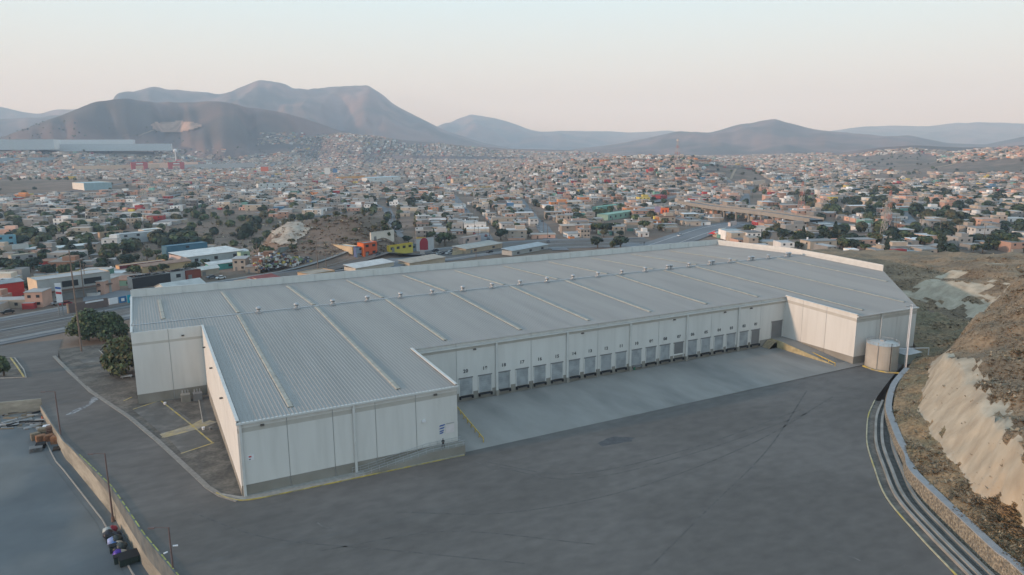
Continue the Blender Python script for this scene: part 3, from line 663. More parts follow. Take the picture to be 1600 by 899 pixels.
# water tank
TX, TY, TR = 170.4, 115.6, 3.9
M_TANK = mat('tank paint', (.44, .41, .36), .7, .12, .5, second=(.37, .34, .30), mixscale=.25)
tk = thing('water_tank', (TX, TY, 0), 'round beige steel fire water tank standing beyond the yard corner', 'tank')
b = MB(); b.tube((TX, TY, 0), (TX, TY, 6.5), TR, TR, M_TANK, 40, caps=False)
for z in (2.2, 4.4, 6.4): b.tube((TX, TY, z), (TX, TY, z+.08), TR+.04, TR+.04, M_TANK, 40)
part(b, 'shell', tk)
b = MB(); b.tube((TX, TY, 6.5), (TX, TY, 7.1), TR+.1, .3, mat('tank roof', (.50, .50, .48), .6, .1, .5), 40); b.box(TX-.5, TY-.5, 7.0, TX+.5, TY+.5, 7.4, M_STEEL); part(b, 'roof', tk)
b = MB()
for a in (R(200), R(245)):
    x, y = TX+(TR+.2)*math.cos(a), TY+(TR+.2)*math.sin(a); b.tube((x, y, 0), (x, y, 7.4), .09, .09, M_TANK if a < R(210) else M_BLK, 5)
part(b, 'pipe', tk)
b = MB()
for k in range(20):
    a = 2*math.pi*k/20; b.tube((TX+TR*math.cos(a), TY+TR*math.sin(a), 6.55), (TX+TR*math.cos(a), TY+TR*math.sin(a), 7.2), .04, .04, M_STEEL, 4)
    a2 = a+2*math.pi/20; b.tube((TX+TR*math.cos(a), TY+TR*math.sin(a), 7.2), (TX+TR*math.cos(a2), TY+TR*math.sin(a2), 7.2), .04, .04, M_STEEL, 4)
part(b, 'railing', tk)
b = MB(); P = [Vector((166.6, 118.0, 0)), Vector((166.0, 114.5, 0)), Vector((167.0, 111.5, 0)), Vector((169.3, 109.6, 0))]
wallrun(b, P, .25, 0, .35, M_YEL); struct(b, 'tank_kerb')
# slender mast behind the tank
ms = thing('mast', (174.2, 111.2, 0), 'tall slim pale steel mast rising beside the round water tank', 'mast')
b = MB()
for dx, dy in ((0, 0), (.5, .15), (.2, .5)): b.tube((174.2+dx, 111.2+dy, 0), (174.2+dx*.8, 111.2+dy*.8, 17.2), .09, .07, M_LG, 5)
for z in range(1, 34): 
    h_ = z*.5; b.tube((174.2, 111.2, h_), (174.7, 111.35, h_+.4), .03, .03, M_LG, 4); b.tube((174.7, 111.35, h_), (174.4, 111.7, h_+.4), .03, .03, M_LG, 4)
part(b, 'lattice', ms); b = MB(); b.box(171.8, 111.2, 16.9, 174.3, 111.4, 17.1, M_STEEL); part(b, 'arm', ms)
ph = thing('pump_house', (179, 116, 0), 'small grey green pump shelter behind the water tank with white pipe', 'pump house')
b = MB(); b.box(177.5, 113.6, 0, 184, 117, 2.6, mat('pump wall', (.30, .34, .31), .9, .1, .5)); part(b, 'wall', ph)
b = MB(); b.fan([(177.3, 113.3, 2.62), (184.2, 113.3, 2.62), (184.2, 117.2, 3.0), (177.3, 117.2, 3.0)], [(0, 1, 2, 3)], M_STEEL); part(b, 'roof', ph)
b = MB(); b.tube((175, 118, 3.6), (187, 113.4, 3.4), .12, .12, M_LG, 6); b.tube((187, 113.4, 0), (187, 113.4, 3.4), .12, .12, M_LG, 6); part(b, 'pipe', ph)
# equipment in the notch
for x, y, lab in ((6.2, 181, 'left grey cabinet by the notch wall of the warehouse'), (8.8, 180.6, 'right dark compressor unit by the notch wall of the warehouse')):
    z = site_z(0, y); o = thing('equipment_cabinet', (x, y, z), lab, 'cabinet'); m = M_PLIN if x < 7 else M_DGREY
    b = MB(); b.box(x-1, y-1.4, z, x+1, y+.4, z+1.9, m); part(b, 'body', o)
    for k in range(3): b = MB(); b.tube((x-.6+.6*k, y+.2, z+1.9), (x-.6+.6*k, y+.2, z+2.6), .12, .12, M_STEEL, 6); part(b, 'pipe', o)
# ------------------------------------------------------------------ haze
hz = MB(); HX, HY = 26000, 26000
hz.box(-12000, -1500, -60, 17500, 18500, 1150, M_WALL)
ho = hz.build('haze'); ho['kind'] = 'stuff'
hm = bpy.data.materials.new('haze air'); hm.use_nodes = True; t = hm.node_tree; t.nodes.remove(t.nodes['Principled BSDF'])
pv = t.nodes.new('ShaderNodeVolumePrincipled'); pv.inputs['Color'].default_value = (.60, .78, 1., 1); pv.inputs['Absorption Color'].default_value = (1, 1, 1, 1); pv.inputs['Density'].default_value = HAZE = .00012
pv.inputs['Anisotropy'].default_value = .0
t.links.new(pv.outputs[0], t.nodes['Material Output'].inputs['Volume']); ho.data.materials.clear(); ho.data.materials.append(hm)
# ------------------------------------------------------------------ vegetation
M_LEAF = mat('leaf', (.050, .066, .034), .8, .35, .5, vcol=True)
M_BARK = mat('bark', (.10, .075, .055), .95, .2, 2.)
def crown_mesh(seed, n, rx, rz, zc, leaf, cols, lobes=5, trunk=True, cyp=False, big=False):
    rg = random.Random(seed); b = MB()
    L = []
    for k in range(lobes):
        a = rg.uniform(0, 6.28); d = rg.uniform(.15, .6)*rx
        L.append((math.cos(a)*d, math.sin(a)*d, zc+rg.uniform(-.35, .45)*rz, rg.uniform(.42, .68)*rx, rg.uniform(.4, .62)*rz))
    if big: L = [(math.cos(k*2.4)*rx*(.15+.6*k/lobes), math.sin(k*2.4)*rx*(.15+.6*k/lobes), zc+rz*(.45-1.0*k/lobes+rg.uniform(-.15, .15)), rx*rg.uniform(.28, .46), rz*rg.uniform(.34, .5)) for k in range(lobes)]
    if cyp: L = [(0, 0, zc+rz*(k/4-.5)*1.5, rx*(1-.17*k), rz*.4) for k in range(5)]
    for k in range(n):
        lx, ly, lz, lr, lh = rg.choice(L)
        u = rg.uniform(-1, 1); a = rg.uniform(0, 6.28); q = math.sqrt(1-u*u); rr = rg.uniform(.72, 1.08)
        p = Vector((lx+lr*q*math.cos(a)*rr, ly+lr*q*math.sin(a)*rr, lz+lh*u*rr))
        nrm = Vector((q*math.cos(a)+rg.uniform(-.6, .6), q*math.sin(a)+rg.uniform(-.6, .6), u+rg.uniform(-.3, .8))).normalized()
        t1 = nrm.orthogonal().normalized(); t2 = nrm.cross(t1); s = leaf*rg.uniform(.6, 1.4)
        c = rg.choice(cols); j = rg.uniform(.6, 1.45); c = tuple(x*j for x in c)
        b.poly([p-t1*s-t2*s*.7, p+t1*s-t2*s*.5, p+t1*s*.6+t2*s, p-t1*s*.7+t2*s*.8], M_LEAF, c)
    return b
GR = [(.055, .078, .034), (.075, .098, .044), (.045, .062, .034), (.095, .11, .048)]
OL = [(.085, .080, .040), (.10, .085, .042), (.065, .068, .036)]
DK = [(.028, .042, .027), (.036, .050, .032)]
def tree_variant(seed, n, rx, rz, h, leaf, cols, cyp=False):
    c = crown_mesh(seed, n, rx, rz, h-rz, leaf, cols, cyp=cyp).build('crown', None, vcol=True)
    b = MB(); b.tube((0, 0, -1), (0, 0, h-rz*1.1), rx*.09, rx*.06, M_BARK, 6)
    rg = random.Random(seed)
    for k in range(4): a = rg.uniform(0, 6.28); b.tube((0, 0, h-rz*1.6), (math.cos(a)*rx*.5, math.sin(a)*rx*.5, h-rz*.9), rx*.05, rx*.02, M_BARK, 5)
    tk_ = b.build('trunk'); a, c2 = c.data, tk_.data; bpy.data.objects.remove(c); bpy.data.objects.remove(tk_); return a, c2
TV = [tree_variant(1, 420, 3.3, 2.4, 6.2, .42, GR), tree_variant(2, 420, 2.8, 2.6, 6.5, .42, OL+GR), tree_variant(3, 380, 3.6, 2.2, 5.2, .42, DK),
      tree_variant(4, 300, 2.2, 1.8, 4.2, .36, GR+DK), tree_variant(5, 300, 1.5, 4.0, 8.5, .4, DK, cyp=True), tree_variant(6, 300, 2.4, 1.7, 3.8, .36, OL)]
TVN = ['round green', 'olive green', 'dark spreading', 'small green', 'narrow dark', 'small olive']
TVC = [0, 1, 2, 0, 4, 1]
REG = {'tree': [], 'house': [], 'car': []}
def plant(x, y, z, v, s, label=None, group=None, name='tree'):
    o = thing(name, (x, y, z), label, 'tree', group); o.scale = (s*random.uniform(.85, 1.2), s*random.uniform(.85, 1.2), s); o.rotation_euler.z = random.uniform(0, 6.28)
    for nm, me in (('crown', TV[v][0]), ('trunk', TV[v][1])):
        c = bpy.data.objects.new(nm, me); COL.objects.link(c); c.parent = o
    return o
# big trees beside the driveway
def bigtree(px, py, lab, w_, h_, n, cols, seed):
    x, y = bpz(px, py); z = site_z(0, y); o = thing('tree', (x, y, z), lab, 'tree')
    c = crown_mesh(seed, n, w_/2, h_*.46, h_*.5, .36, cols, lobes=17 if n > 1000 else 7, big=True).build('crown', o, vcol=True)
    b = MB(); b.tube((0, 0, -1), (.2, .1, h_*.5), .32, .22, M_BARK, 7)
    for k in range(5): a = k*1.3+seed; b.tube((.2, .1, h_*.3), (math.cos(a)*w_*.3, math.sin(a)*w_*.3, h_*.62), .16, .06, M_BARK, 5)
    b.build('trunk', o); return o
bigtree(139, 533, 'broad dark green tree left of its twin beside the site entrance', 13.5, 11.5, 4600, GR, 21)
bigtree(170, 531, 'dense dark green tree right of its twin beside the site entrance', 13.5, 10.5, 4600, GR, 22)
bigtree(192, 585, 'olive green bushy tree against the left end wall of the warehouse', 12, 11.5, 4200, OL[:2]+GR, 23)
bigtree(6, 588, 'small thin green tree on the kerbed island at the left edge', 4.5, 6.5, 900, GR, 24)
bigtree(88, 470, 'slim olive tree in the highway verge behind the gas pylon', 3, 3, 300, OL, 25)
# kerbed island at the left edge
P = [Vector((*bpz(*p), 0)) for p in [(-60, 596), (0, 591), (40, 590), (36, 578), (22, 560), (-40, 562)]]
P = [Vector((p.x, p.y, site_z(0, p.y))) for p in P]
b = MB(); b.poly([(p.x, p.y, p.z+.16) for p in P], M_DIRT); wallrun(b, P+[P[0]], .3, 0, .2, M_KERB); struct(b, 'island')
b = MB(); P = [Vector((*bpz(*p), 0)) for p in [(18, 560), (29, 575), (39, 590)]]; P = [Vector((p.x, p.y, site_z(0, p.y)+.2)) for p in P]; wallrun(b, P, .4, 0, .1, M_YEL); struct(b, 'island_edge')
# ------------------------------------------------------------------ roads
ROADS = []
def road(name, px, wd, m=M_ROAD, lift=.35, world=None, nseg=8, reg=True, marks=False):
    P = world or [Vector(at(*p)) for p in px]; P = smoothline(P, nseg)
    for p in P: p.z = terr1(p.x, p.y)+lift
    A = offset(P, -wd/2); B = offset(P, wd/2)
    b = MB(); b.strip([tuple(p) for p in A], [tuple(p) for p in B], m)
    b.strip([(p.x, p.y, p.z-.6) for p in A], [tuple(p) for p in A], m); b.strip([tuple(p) for p in B], [(p.x, p.y, p.z-.6) for p in B], m)
    if marks:
        for s in (-.25, .25):
            C = offset(P, wd*s); b.strip([(p.x, p.y, p.z+.05) for p in C], [(p.x, p.y, p.z+.05) for p in offset(C, .35)], M_WHITE)
    if reg: ROADS.append((np.array([(p.x, p.y) for p in P]), wd/2))
    return struct(b, name)
HW = [Vector((-180, 238, 0)), Vector((-120, 262, 0)), Vector((-46, 300, 0)), Vector((-5, 322, 0)), Vector((60, 352, 0)), Vector((130, 380, 0)), Vector((185, 396, 0)), Vector((235, 396, 0)), Vector((300, 372, 0))]
road('highway', None, 43, world=HW, lift=.3)
M_SIDE = mat('side strip concrete', (.24, .24, .235), .9, .15, .4)
def lane(name, off, wd, m, lift):
    P = smoothline(HW, 8); P = offset(P, off)
    for p in P: p.z = terr1(p.x, p.y)+lift
    b = MB(); b.strip([tuple(p) for p in offset(P, -wd/2)], [tuple(p) for p in offset(P, wd/2)], m); struct(b, name)
lane('median', 1, 1.6, M_SIDE, .5); lane('pavement', -20, 3, M_SIDE, .42); lane('pavement', 17, 3.2, M_SIDE, .42)
lane('carriageway', -8, 13, M_ASPH, .36); lane('carriageway', 8.5, 11, M_ASPH, .36)
for o_ in (-11.5, -4.6, 5.5, 11): lane('lane_line', o_, .25, paint('faded line', (.34, .34, .33)), .42)
road('curving_highway', [(980, 412), (1010, 393), (1045, 380), (1085, 366), (1120, 356), (1165, 350), (1230, 352)], 26, lift=.5, marks=True)
road('highway', [(1245, 344), (1300, 350), (1360, 358), (1440, 368), (1540, 380), (1640, 392)], 16, lift=.5)
for P, wd in (([(700, 300), (722, 326), (745, 358), (765, 388)], 11), ([(812, 312), (836, 344), (860, 374), (876, 392)], 10), ([(604, 326), (614, 350), (628, 372)], 9),
              ([(1163, 322), (1164, 305), (1172, 292)], 12), ([(1010, 320), (1060, 306), (1110, 292), (1160, 286)], 9), ([(1130, 280), (1165, 293), (1220, 296)], 8),
              ([(0, 308), (60, 303), (130, 297), (210, 284)], 9), ([(220, 318), (290, 302), (380, 290)], 8), ([(580, 318), (604, 328)], 8), ([(1410, 332), (1420, 344), (1432, 356)], 9),
              ([(130, 470), (168, 466), (205, 456)], 14), ([(400, 332), (470, 340), (540, 332)], 6)):
    road('street', P, wd)
road('dirt_track', [(1090, 262), (1125, 272), (1152, 292)], 5, m=mat('dirt track', (.33, .25, .18), 1, .15, .2)); road('dirt_track', [(1150, 264), (1142, 280)], 4, m=MATS['dirt track'])
road('dirt_track', [(1460, 262), (1540, 248), (1600, 240)], 8, m=MATS['dirt track'])
b = MB(); Pq = [(236, 203), (246, 193), (262, 190), (282, 191), (300, 194), (312, 201), (306, 207), (280, 207), (255, 208)]
for i in range(30):
    for j in range(12):
        cc_ = [(230+88*u/30, 187+24*v/12) for u, v in ((i, j), (i, j+1), (i+1, j+1), (i+1, j))]
        x_, y_ = cc_[0]; n_ = float(fbm(x_/9., y_/4., 3))*14
        if any((x_+n_ > a[0]-1) for a in Pq) and __import__('math').hypot((x_-273+n_)/40, (y_-199+n_*.4)/9) < 1: b.poly([(a[0], a[1], a[2]+7) for a in (at(*q) for q in cc_)], mat('quarry face', (.36, .235, .175), 1, .35, .02))
struct(b, 'quarry')
road('dirt_track', [(190, 214), (220, 211), (245, 207)], 12, m=MATS['dirt track'])
def near_road(x, y, ex=0):
    for P, h in ROADS:
        d = P[:-1]; e = P[1:]-d; q = np.array([x, y])-d; t = np.clip((q*e).sum(1)/(e*e).sum(1), 0, 1)
        if np.hypot(*(q-e*t[:, None]).T).min() < h+ex: return True
    return False
# ------------------------------------------------------------------ buildings of the town
M_H = mat('painted render', (.4, .4, .4), .9, .10, .25, vcol=True)
M_WIN = mat('window dark', (.025, .028, .032), .35, .2, 1.)
M_RUST = mat('rusty sheet', (.20, .12, .09), .8, .25, .6)
EA = Vector((.92, .39)).normalized()
def face_windows(parent, o, e, L, z0, h, n, rnd, st=1, frac=.5):
    nx, ny = e[1], -e[0]
    for s in range(st):
        for k in range(n):
            if rnd.random() > frac+.35: continue
            c = (k+.5+rnd.uniform(-.15, .15))*L/n; ww = rnd.uniform(.9, 1.7); hh = rnd.uniform(.9, 1.3); zz_ = z0+s*3+1.0
            b = MB(); b.obox((o[0]+e[0]*(c-ww/2)+nx*.07, o[1]+e[1]*(c-ww/2)+ny*.07, zz_), e, ww, .05, hh, M_WIN)
            part(b, 'window', parent)
def special(name, label, cat, px, py, wf, ws, hp, wall, roof, front=None, kind='flat', wins=2, doors_=1, e=None, extra=None, z=None, group=None):
    """near corner at a pixel; front face runs right, side face runs left and away"""
    e = e or EA; x, y, zz_ = at(px, py)
    if z is not None: x, y = bp(px, py, z); zz_ = z
    _, _, dist = proj(x, y, zz_); s = dist/FPX
    px_e = abs(e.x*SA-e.y*CA); pp = abs(-e.y*SA-e.x*CA)
    W, D, Hh = wf*s/px_e, ws*s/pp, hp*s/.97
    o = thing(name, (x, y, zz_), label, cat, group)
    mw = paint('w_%s' % name+str(wall), wall, var=.1, scale=.4); mr = paint('r'+str(roof), roof, var=.15, scale=.3); mf = paint('f'+str(front), front, var=.08, scale=.4) if front else mw
    P = lambda a, d, h: (x+e.x*a-e.y*d, y+e.y*a+e.x*d, zz_+h)
    b = MB()
    b.poly([P(0, 0, -2), P(W, 0, -2), P(W, 0, Hh), P(0, 0, Hh)], mf); b.poly([P(W, 0, -2), P(W, D, -2), P(W, D, Hh), P(W, 0, Hh)], mw)
    b.poly([P(W, D, -2), P(0, D, -2), P(0, D, Hh), P(W, D, Hh)], mw); b.poly([P(0, D, -2), P(0, 0, -2), P(0, 0, Hh), P(0, D, Hh)], mw)
    if kind == 'gable':
        g = min(2.5, W*.18)
        b.poly([P(0, 0, Hh), P(0, D, Hh), P(0, D/2, Hh+g*.7)][::-1], mw); b.poly([P(W, 0, Hh), P(W, D, Hh), P(W, D/2, Hh+g*.7)], mw)
    part(b, 'wall', o)
    b = MB()
    if kind == 'gable':
        g = min(2.5, W*.18)*.7
        for d0, d1 in ((-.4, D/2), (D+.4, D/2)):
            q = [P(-.4, d0, Hh-.1), P(W+.4, d0, Hh-.1), P(W+.4, d1, Hh+g+.12), P(-.4, d1, Hh+g+.12)]; q2 = [(a, c, d+.15) for a, c, d in q]
            b.fan(q+q2, [(0, 1, 2, 3), (4, 5, 6, 7), (0, 1, 5, 4), (1, 2, 6, 5), (3, 0, 4, 7)], mr)
    elif kind == 'slant':
        q = [P(-.3, -.5, Hh), P(W+.3, -.5, Hh), P(W+.3, D+.3, Hh+.9), P(-.3, D+.3, Hh+.9)]; q2 = [(a, c, d+.2) for a, c, d in q]
        b.fan(q+q2, [(0, 1, 2, 3), (4, 5, 6, 7), (0, 1, 5, 4), (1, 2, 6, 5), (2, 3, 7, 6), (3, 0, 4, 7)], mr)
    else:
        b.poly([P(.2, .2, Hh-.25), P(W-.2, .2, Hh-.25), P(W-.2, D-.2, Hh-.25), P(.2, D-.2, Hh-.25)], mr)
        for (a, c, A, C) in ((0, 0, W, .2), (0, D-.2, W, D), (0, .2, .2, D-.2), (W-.2, .2, W, D-.2)):
            q = [P(a, c, Hh-.3), P(A, c, Hh-.3), P(A, C, Hh-.3), P(a, C, Hh-.3)]; q2 = [(u_, v__, w__+.34) for u_, v__, w__ in q]
            b.fan(q+q2, [(4, 5, 6, 7), (0, 1, 5, 4), (1, 2, 6, 5), (2, 3, 7, 6), (3, 0, 4, 7)], mw)
    part(b, 'roof', o)
    rnd = random.Random(int(px*7+py)); st = 2 if Hh > 5.5 else 1; floor = Hh/st
    for s_i in range(st):
        for k in range(wins):
            c = W*(k+.5)/wins; ww = min(2.2, W/wins*.5); b = MB()
            q = P(c-ww/2, -.06, s_i*floor+floor*.36); b.obox(q, (e.x, e.y), ww, .05, floor*.38, M_WIN); part(b, 'window', o)
    for k in range(doors_):
        b = MB(); q = P(W*(.12+.7*k/max(1, doors_)), -.09, 0); b.obox(q, (e.x, e.y), min(1.8, W*.25), .05, min(2.4, Hh*.7), MATS['door%d' % (k % 2)] if 'door0' in MATS else M_DGREY); part(b, 'door', o)
    REG['house'].append((o, px, py-hp/2))
    if extra: extra(o, P, W, D, Hh, mw)
    return o
def junk_on(o, P, W, D, Hh, mw):
    b = MB(); r_ = random.Random(3)
    for k in range(70):
        q = P(r_.uniform(.5, W-3), r_.uniform(.5, D-1.5), Hh+.05); b.obox(q, (math.cos(r_.uniform(0, 1)), .6), r_.uniform(.4, 2.5), r_.uniform(.3, 1), r_.uniform(.1, .7), random.choice((M_BLK, M_DGREY, M_RUST)))
    part(b, 'roof_clutter', o)
def balcony(o, P, W, D, Hh, mw):
    m = paint('brown band', (.16, .11, .09))
    b = MB(); q = P(W*.1, -1.6, Hh*.42); b.obox(q, (EA.x, EA.y), W*.9, 1.55, .5, m); part(b, 'canopy', o)
    b = MB(); q = P(W*.32, -.12, Hh*.56); b.obox(q, (EA.x, EA.y), W*.22, .05, Hh*.26, M_WIN); part(b, 'window', o)
    b = MB(); q = P(W*.62, -.12, Hh*.56); b.obox(q, (EA.x, EA.y), W*.25, .05, Hh*.26, M_WIN); part(b, 'window', o)
    b = MB(); q = P(W*.3, -.1, 0); b.obox(q, (EA.x, EA.y), W*.6, .04, Hh*.34, M_DGREY); part(b, 'shopfront', o)
def archdoor(o, P, W, D, Hh, mw):
    b = MB(); n_ = 10; pts = []
    w_, h0 = W*.24, Hh*.62
    for k in range(n_+1): a = math.pi*k/n_; pts.append(P(W*.42-w_*math.cos(a)*1., -.08, h0+w_*math.sin(a)*.9))
    b.poly([P(W*.42+w_, -.08, 0), *pts[::-1], P(W*.42-w_, -.08, 0)], paint('arch red', (.32, .03, .045))); part(b, 'arched_door', o)
GY, WH_, TN, CRM = (.30, .30, .29), (.62, .62, .60), (.36, .31, .25), (.58, .44, .31)
S = special
S('shop', 'large cream stepped building with upper windows across the highway at the far left', 'building', 62, 475, 68, 33, 36, (.62, .47, .33), (.40, .40, .40), (.34, .34, .33), wins=0, doors_=0, extra=balcony)
S('shop', 'low grey store with a bright red front at the left edge of the photo', 'store', -22, 470, 34, 14, 22, (.5, .04, .035), (.3, .32, .33), (.5, .04, .035), kind='slant', wins=0)
S('house', 'low pinkish shed with a blue grey roof just right of the red store', 'shed', 6, 466, 18, 10, 12, (.30, .22, .18), (.36, .44, .48), wins=2)
S('house', 'beige house with dark upper porch near the left edge, above the cream stepped building', 'house', 20, 418, 22, 12, 18, TN, (.45, .40, .30), (.30, .31, .31), wins=2)
S('house', 'light blue house cut by the left edge of the photo', 'house', -6, 388, 18, 8, 18, (.18, .38, .48), GY, (.18, .38, .48), wins=2)
S('house', 'white two level house standing alone on the left slope', 'house', 18, 369, 26, 4, 11, WH_, (.5, .52, .42), wins=2)
S('house', 'white low shed just below the light blue house at the left edge', 'shed', 2, 392, 24, 6, 7, WH_, GY, wins=0)
S('shed', 'long low shed with a bright white roof among the dark trees on the left', 'shed', 92, 396, 36, 6, 8, (.30, .36, .34), (.66, .66, .64), (.25, .32, .30), kind='slant', wins=0)
S('house', 'tan brick house left of the pale blue grey house behind the scrub', 'house', 157, 376, 22, 6, 12, (.44, .30, .20), (.52, .48, .42), wins=2)
S('house', 'pale blue grey two storey house behind the scrub belt', 'house', 188, 382, 36, 14, 15, (.42, .45, .47), (.48, .50, .50), wins=3)
S('house', 'cream house with white roof right of the pale blue grey house', 'house', 226, 370, 18, 16, 10, (.58, .50, .42), (.60, .62, .60), wins=1)
S('shop', 'long dark red shop with a peach end wall behind the dark burnt shed', 'shop', 188, 431, 46, 11, 15, (.60, .36, .20), (.42, .33, .28), (.16, .03, .035), wins=0, doors_=0)
S('house', 'small cream house with brown sheet roof next to the dark red shop', 'house', 223, 428, 50, 10, 10, (.52, .38, .22), (.30, .19, .14), kind='slant', wins=1)
S('shed', 'black fronted burnt shed with clutter on its roof behind the warehouse corner', 'shed', 208, 452, 38, 14, 17, (.46, .46, .45), (.06, .06, .065), (.035, .035, .04), wins=0, doors_=0, extra=junk_on)
S('shed', 'white panelled shed with grey cluttered roof right of the burnt shed', 'shed', 247, 444, 42, 10, 15, (.45, .46, .46), (.12, .12, .125), (.48, .50, .50), wins=1, doors_=0, extra=junk_on)
S('fence', 'dark navy fence panel immediately behind the left end of the warehouse roof', 'fence', 209, 462, 52, 2, 8, (.02, .045, .06), (.02, .045, .06), wins=0, doors_=0)
S('shed', 'small rust red block shed beside the white car behind the warehouse', 'shed', 292, 438, 15, 3, 14, (.22, .06, .04), (.12, .11, .1), wins=0)
S('shop', 'blue shop building with yellow details beyond the long pale sheds', 'shop', 262, 403, 42, 14, 17, (.07, .16, .22), (.12, .22, .28), (.07, .17, .24), wins=1)
S('shed', 'long pale shed with white roof and three dark openings', 'shed', 292, 416, 62, 44, 13, (.56, .44, .40), (.62, .62, .60), (.40, .45, .46), kind='slant', wins=3, doors_=0)
S('shed', 'long white roofed shed with a turquoise end behind the warehouse parapet', 'shed', 328, 424, 44, 10, 9, (.10, .38, .34), (.58, .58, .56), (.10, .36, .34), kind='slant', wins=1)
S('house', 'little open gabled shelter with white roof near the turquoise ended shed', 'shelter', 313, 432, 20, 10, 9, TN, (.62, .60, .56), kind='gable', wins=0)
S('house', 'pale green two storey house at the foot of the dry bank', 'house', 377, 408, 10, 8, 13, (.36, .48, .34), GY, wins=1)
S('house', 'low white tented shed behind the scrap heap', 'shed', 352, 404, 26, 8, 7, WH_, (.60, .62, .62), kind='slant', wins=1)
S('shed', 'long green grey yard shed between scrap heap and dry bank', 'shed', 438, 396, 48, 4, 8, (.24, .27, .25), (.24, .27, .26), wins=0)
S('shop', 'long cream walled shop with white canopy left of the orange shop', 'shop', 551, 399, 8, 52, 13, (.56, .43, .28), (.50, .52, .50), (.50, .36, .10), wins=1)
S('shop', 'small blue and white shop touching the orange corner shop', 'shop', 557, 403, 12, 5, 16, (.10, .13, .25), GY, (.22, .30, .38), wins=1)
S('shop', 'bright orange two storey corner shop by the highway', 'shop', 569, 402, 17, 12, 21, (.68, .15, .04), (.25, .27, .28), (.55, .10, .035), wins=2)
S('shop', 'bright yellow single storey shop with grey roof by the highway', 'shop', 608, 395, 32, 4, 10, (.62, .42, .04), (.38, .42, .40), (.50, .42, .08), wins=4)
S('shop', 'grey blue shop between the yellow shop and the arched shop', 'shop', 641, 392, 10, 3, 9, (.18, .24, .28), GY, (.18, .24, .28), wins=1)
S('shop', 'white shop with a dark red arched door', 'shop', 651, 393, 24, 3, 18, (.50, .42, .42), (.35, .40, .36), (.46, .47, .48), wins=0, doors_=0, extra=archdoor)
S('shed', 'dark red roofed low shed showing just above the warehouse parapet', 'shed', 404, 452, 26, 22, 12, (.40, .30, .24), (.22, .06, .055), kind='slant', wins=0, doors_=0, z=-5)
S('shed', 'pale gabled hall peeking over the left part of the warehouse parapet', 'hall', 262, 470, 40, 30, 17, (.50, .50, .47), (.46, .46, .44), kind='gable', wins=0, doors_=0, z=-5)
S('wall', 'peach lit yard wall just over the parapet right of the white car', 'wall', 376, 456, 20, 14, 15, (.62, .42, .28), (.36, .32, .28), wins=0, doors_=0, z=-5)
S('shed', 'tan open yard with low walls behind the warehouse parapet', 'yard', 485, 438, 30, 26, 9, (.46, .32, .20), (.36, .30, .24), wins=0, doors_=0, z=-5)
S('shed', 'white flat canopy behind the middle left of the warehouse parapet', 'canopy', 556, 430, 50, 22, 10, (.50, .45, .38), (.56, .54, .52), kind='slant', wins=0, doors_=0, z=-5)
S('shed', 'low tan shed behind the parapet beyond the white canopy', 'shed', 640, 420, 50, 20, 8, (.44, .36, .27), (.40, .34, .28), kind='slant', wins=0, doors_=0, z=-5)
S('shed', 'pale grey shed row behind the parapet near the flat tan shed', 'shed', 800, 402, 60, 16, 9, (.36, .36, .35), (.34, .38, .40), kind='slant', wins=3, doors_=0, z=-6)
S('house', 'plain white flat roofed house above the yellow shop', 'house', 580, 377, 30, 2, 13, (.60, .56, .50), (.50, .50, .49), wins=0)
S('wall', 'long low tan wall running behind the warehouse roof', 'wall', 709, 400, 44, 3, 6, (.46, .38, .26), (.46, .40, .30), wins=0, doors_=0)
S('shed', 'long flat tan shed with corrugated roof behind the warehouse roof', 'shed', 728, 398, 56, 22, 8, (.40, .31, .22), (.36, .35, .32), kind='slant', wins=2)
S('house', 'pale pink flat house right of the arched shop', 'house', 724, 382, 26, 8, 10, (.52, .40, .36), (.46, .40, .36), wins=2)
S('school', 'long green school building in the middle of the town', 'school', 950, 345, 58, 16, 9, (.24, .36, .30), (.26, .42, .34), (.24, .38, .30), wins=6)
S('school', 'long green roofed hall behind the green school', 'school', 934, 330, 50, 8, 6, (.20, .36, .30), (.22, .44, .34), wins=4)
S('house', 'dark red roofed shed in the town left of the overpass', 'shed', 1032, 312, 14, 12, 5, (.34, .06, .06), (.34, .05, .06), kind='slant', wins=0)
S('store', 'wide peach store front between two red portal frames', 'store', 216, 266, 62, 8, 10, (.80, .52, .38), (.5, .42, .38), (.80, .52, .38), wins=0, doors_=0)  # peach raised so the unlit front looks sunlit by its colour
S('store', 'long pale annex right of the store with red frames', 'store', 284, 264, 80, 4, 6, (.45, .43, .42), (.42, .46, .48), wins=0, doors_=0)
S('shed', 'long peach wall shed left of the store with red frames', 'shed', 116, 266, 84, 4, 6, (.65, .46, .32), (.4, .38, .36), wins=0, doors_=0)
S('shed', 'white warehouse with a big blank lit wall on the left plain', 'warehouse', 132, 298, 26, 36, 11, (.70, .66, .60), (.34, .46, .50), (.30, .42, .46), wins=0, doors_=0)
S('house', 'long white two storey building in the mid left of town', 'building', 404, 299, 34, 4, 11, WH_, (.5, .5, .5), wins=5)
S('shed', 'long orange fronted market building in mid town', 'building', 529, 283, 34, 4, 6, (.65, .32, .10), (.45, .38, .30), wins=0)
S('house', 'white gable fronted hall right of the orange market building', 'hall', 574, 288, 44, 10, 9, WH_, (.44, .52, .55), kind='slant', wins=2)
S('house', 'cream apartment block left of the long yellow school', 'building', 708, 290, 26, 4, 10, (.60, .44, .32), (.4, .38, .36), wins=5)
S('school', 'long yellow school block above the long sloping street', 'school', 728, 301, 38, 5, 7, (.62, .38, .12), (.42, .38, .34), wins=6)
S('shed', 'cream long building on the brown ledge right of the hill town', 'building', 1176, 290, 34, 5, 6, (.62, .48, .38), (.45, .40, .36), wins=0)
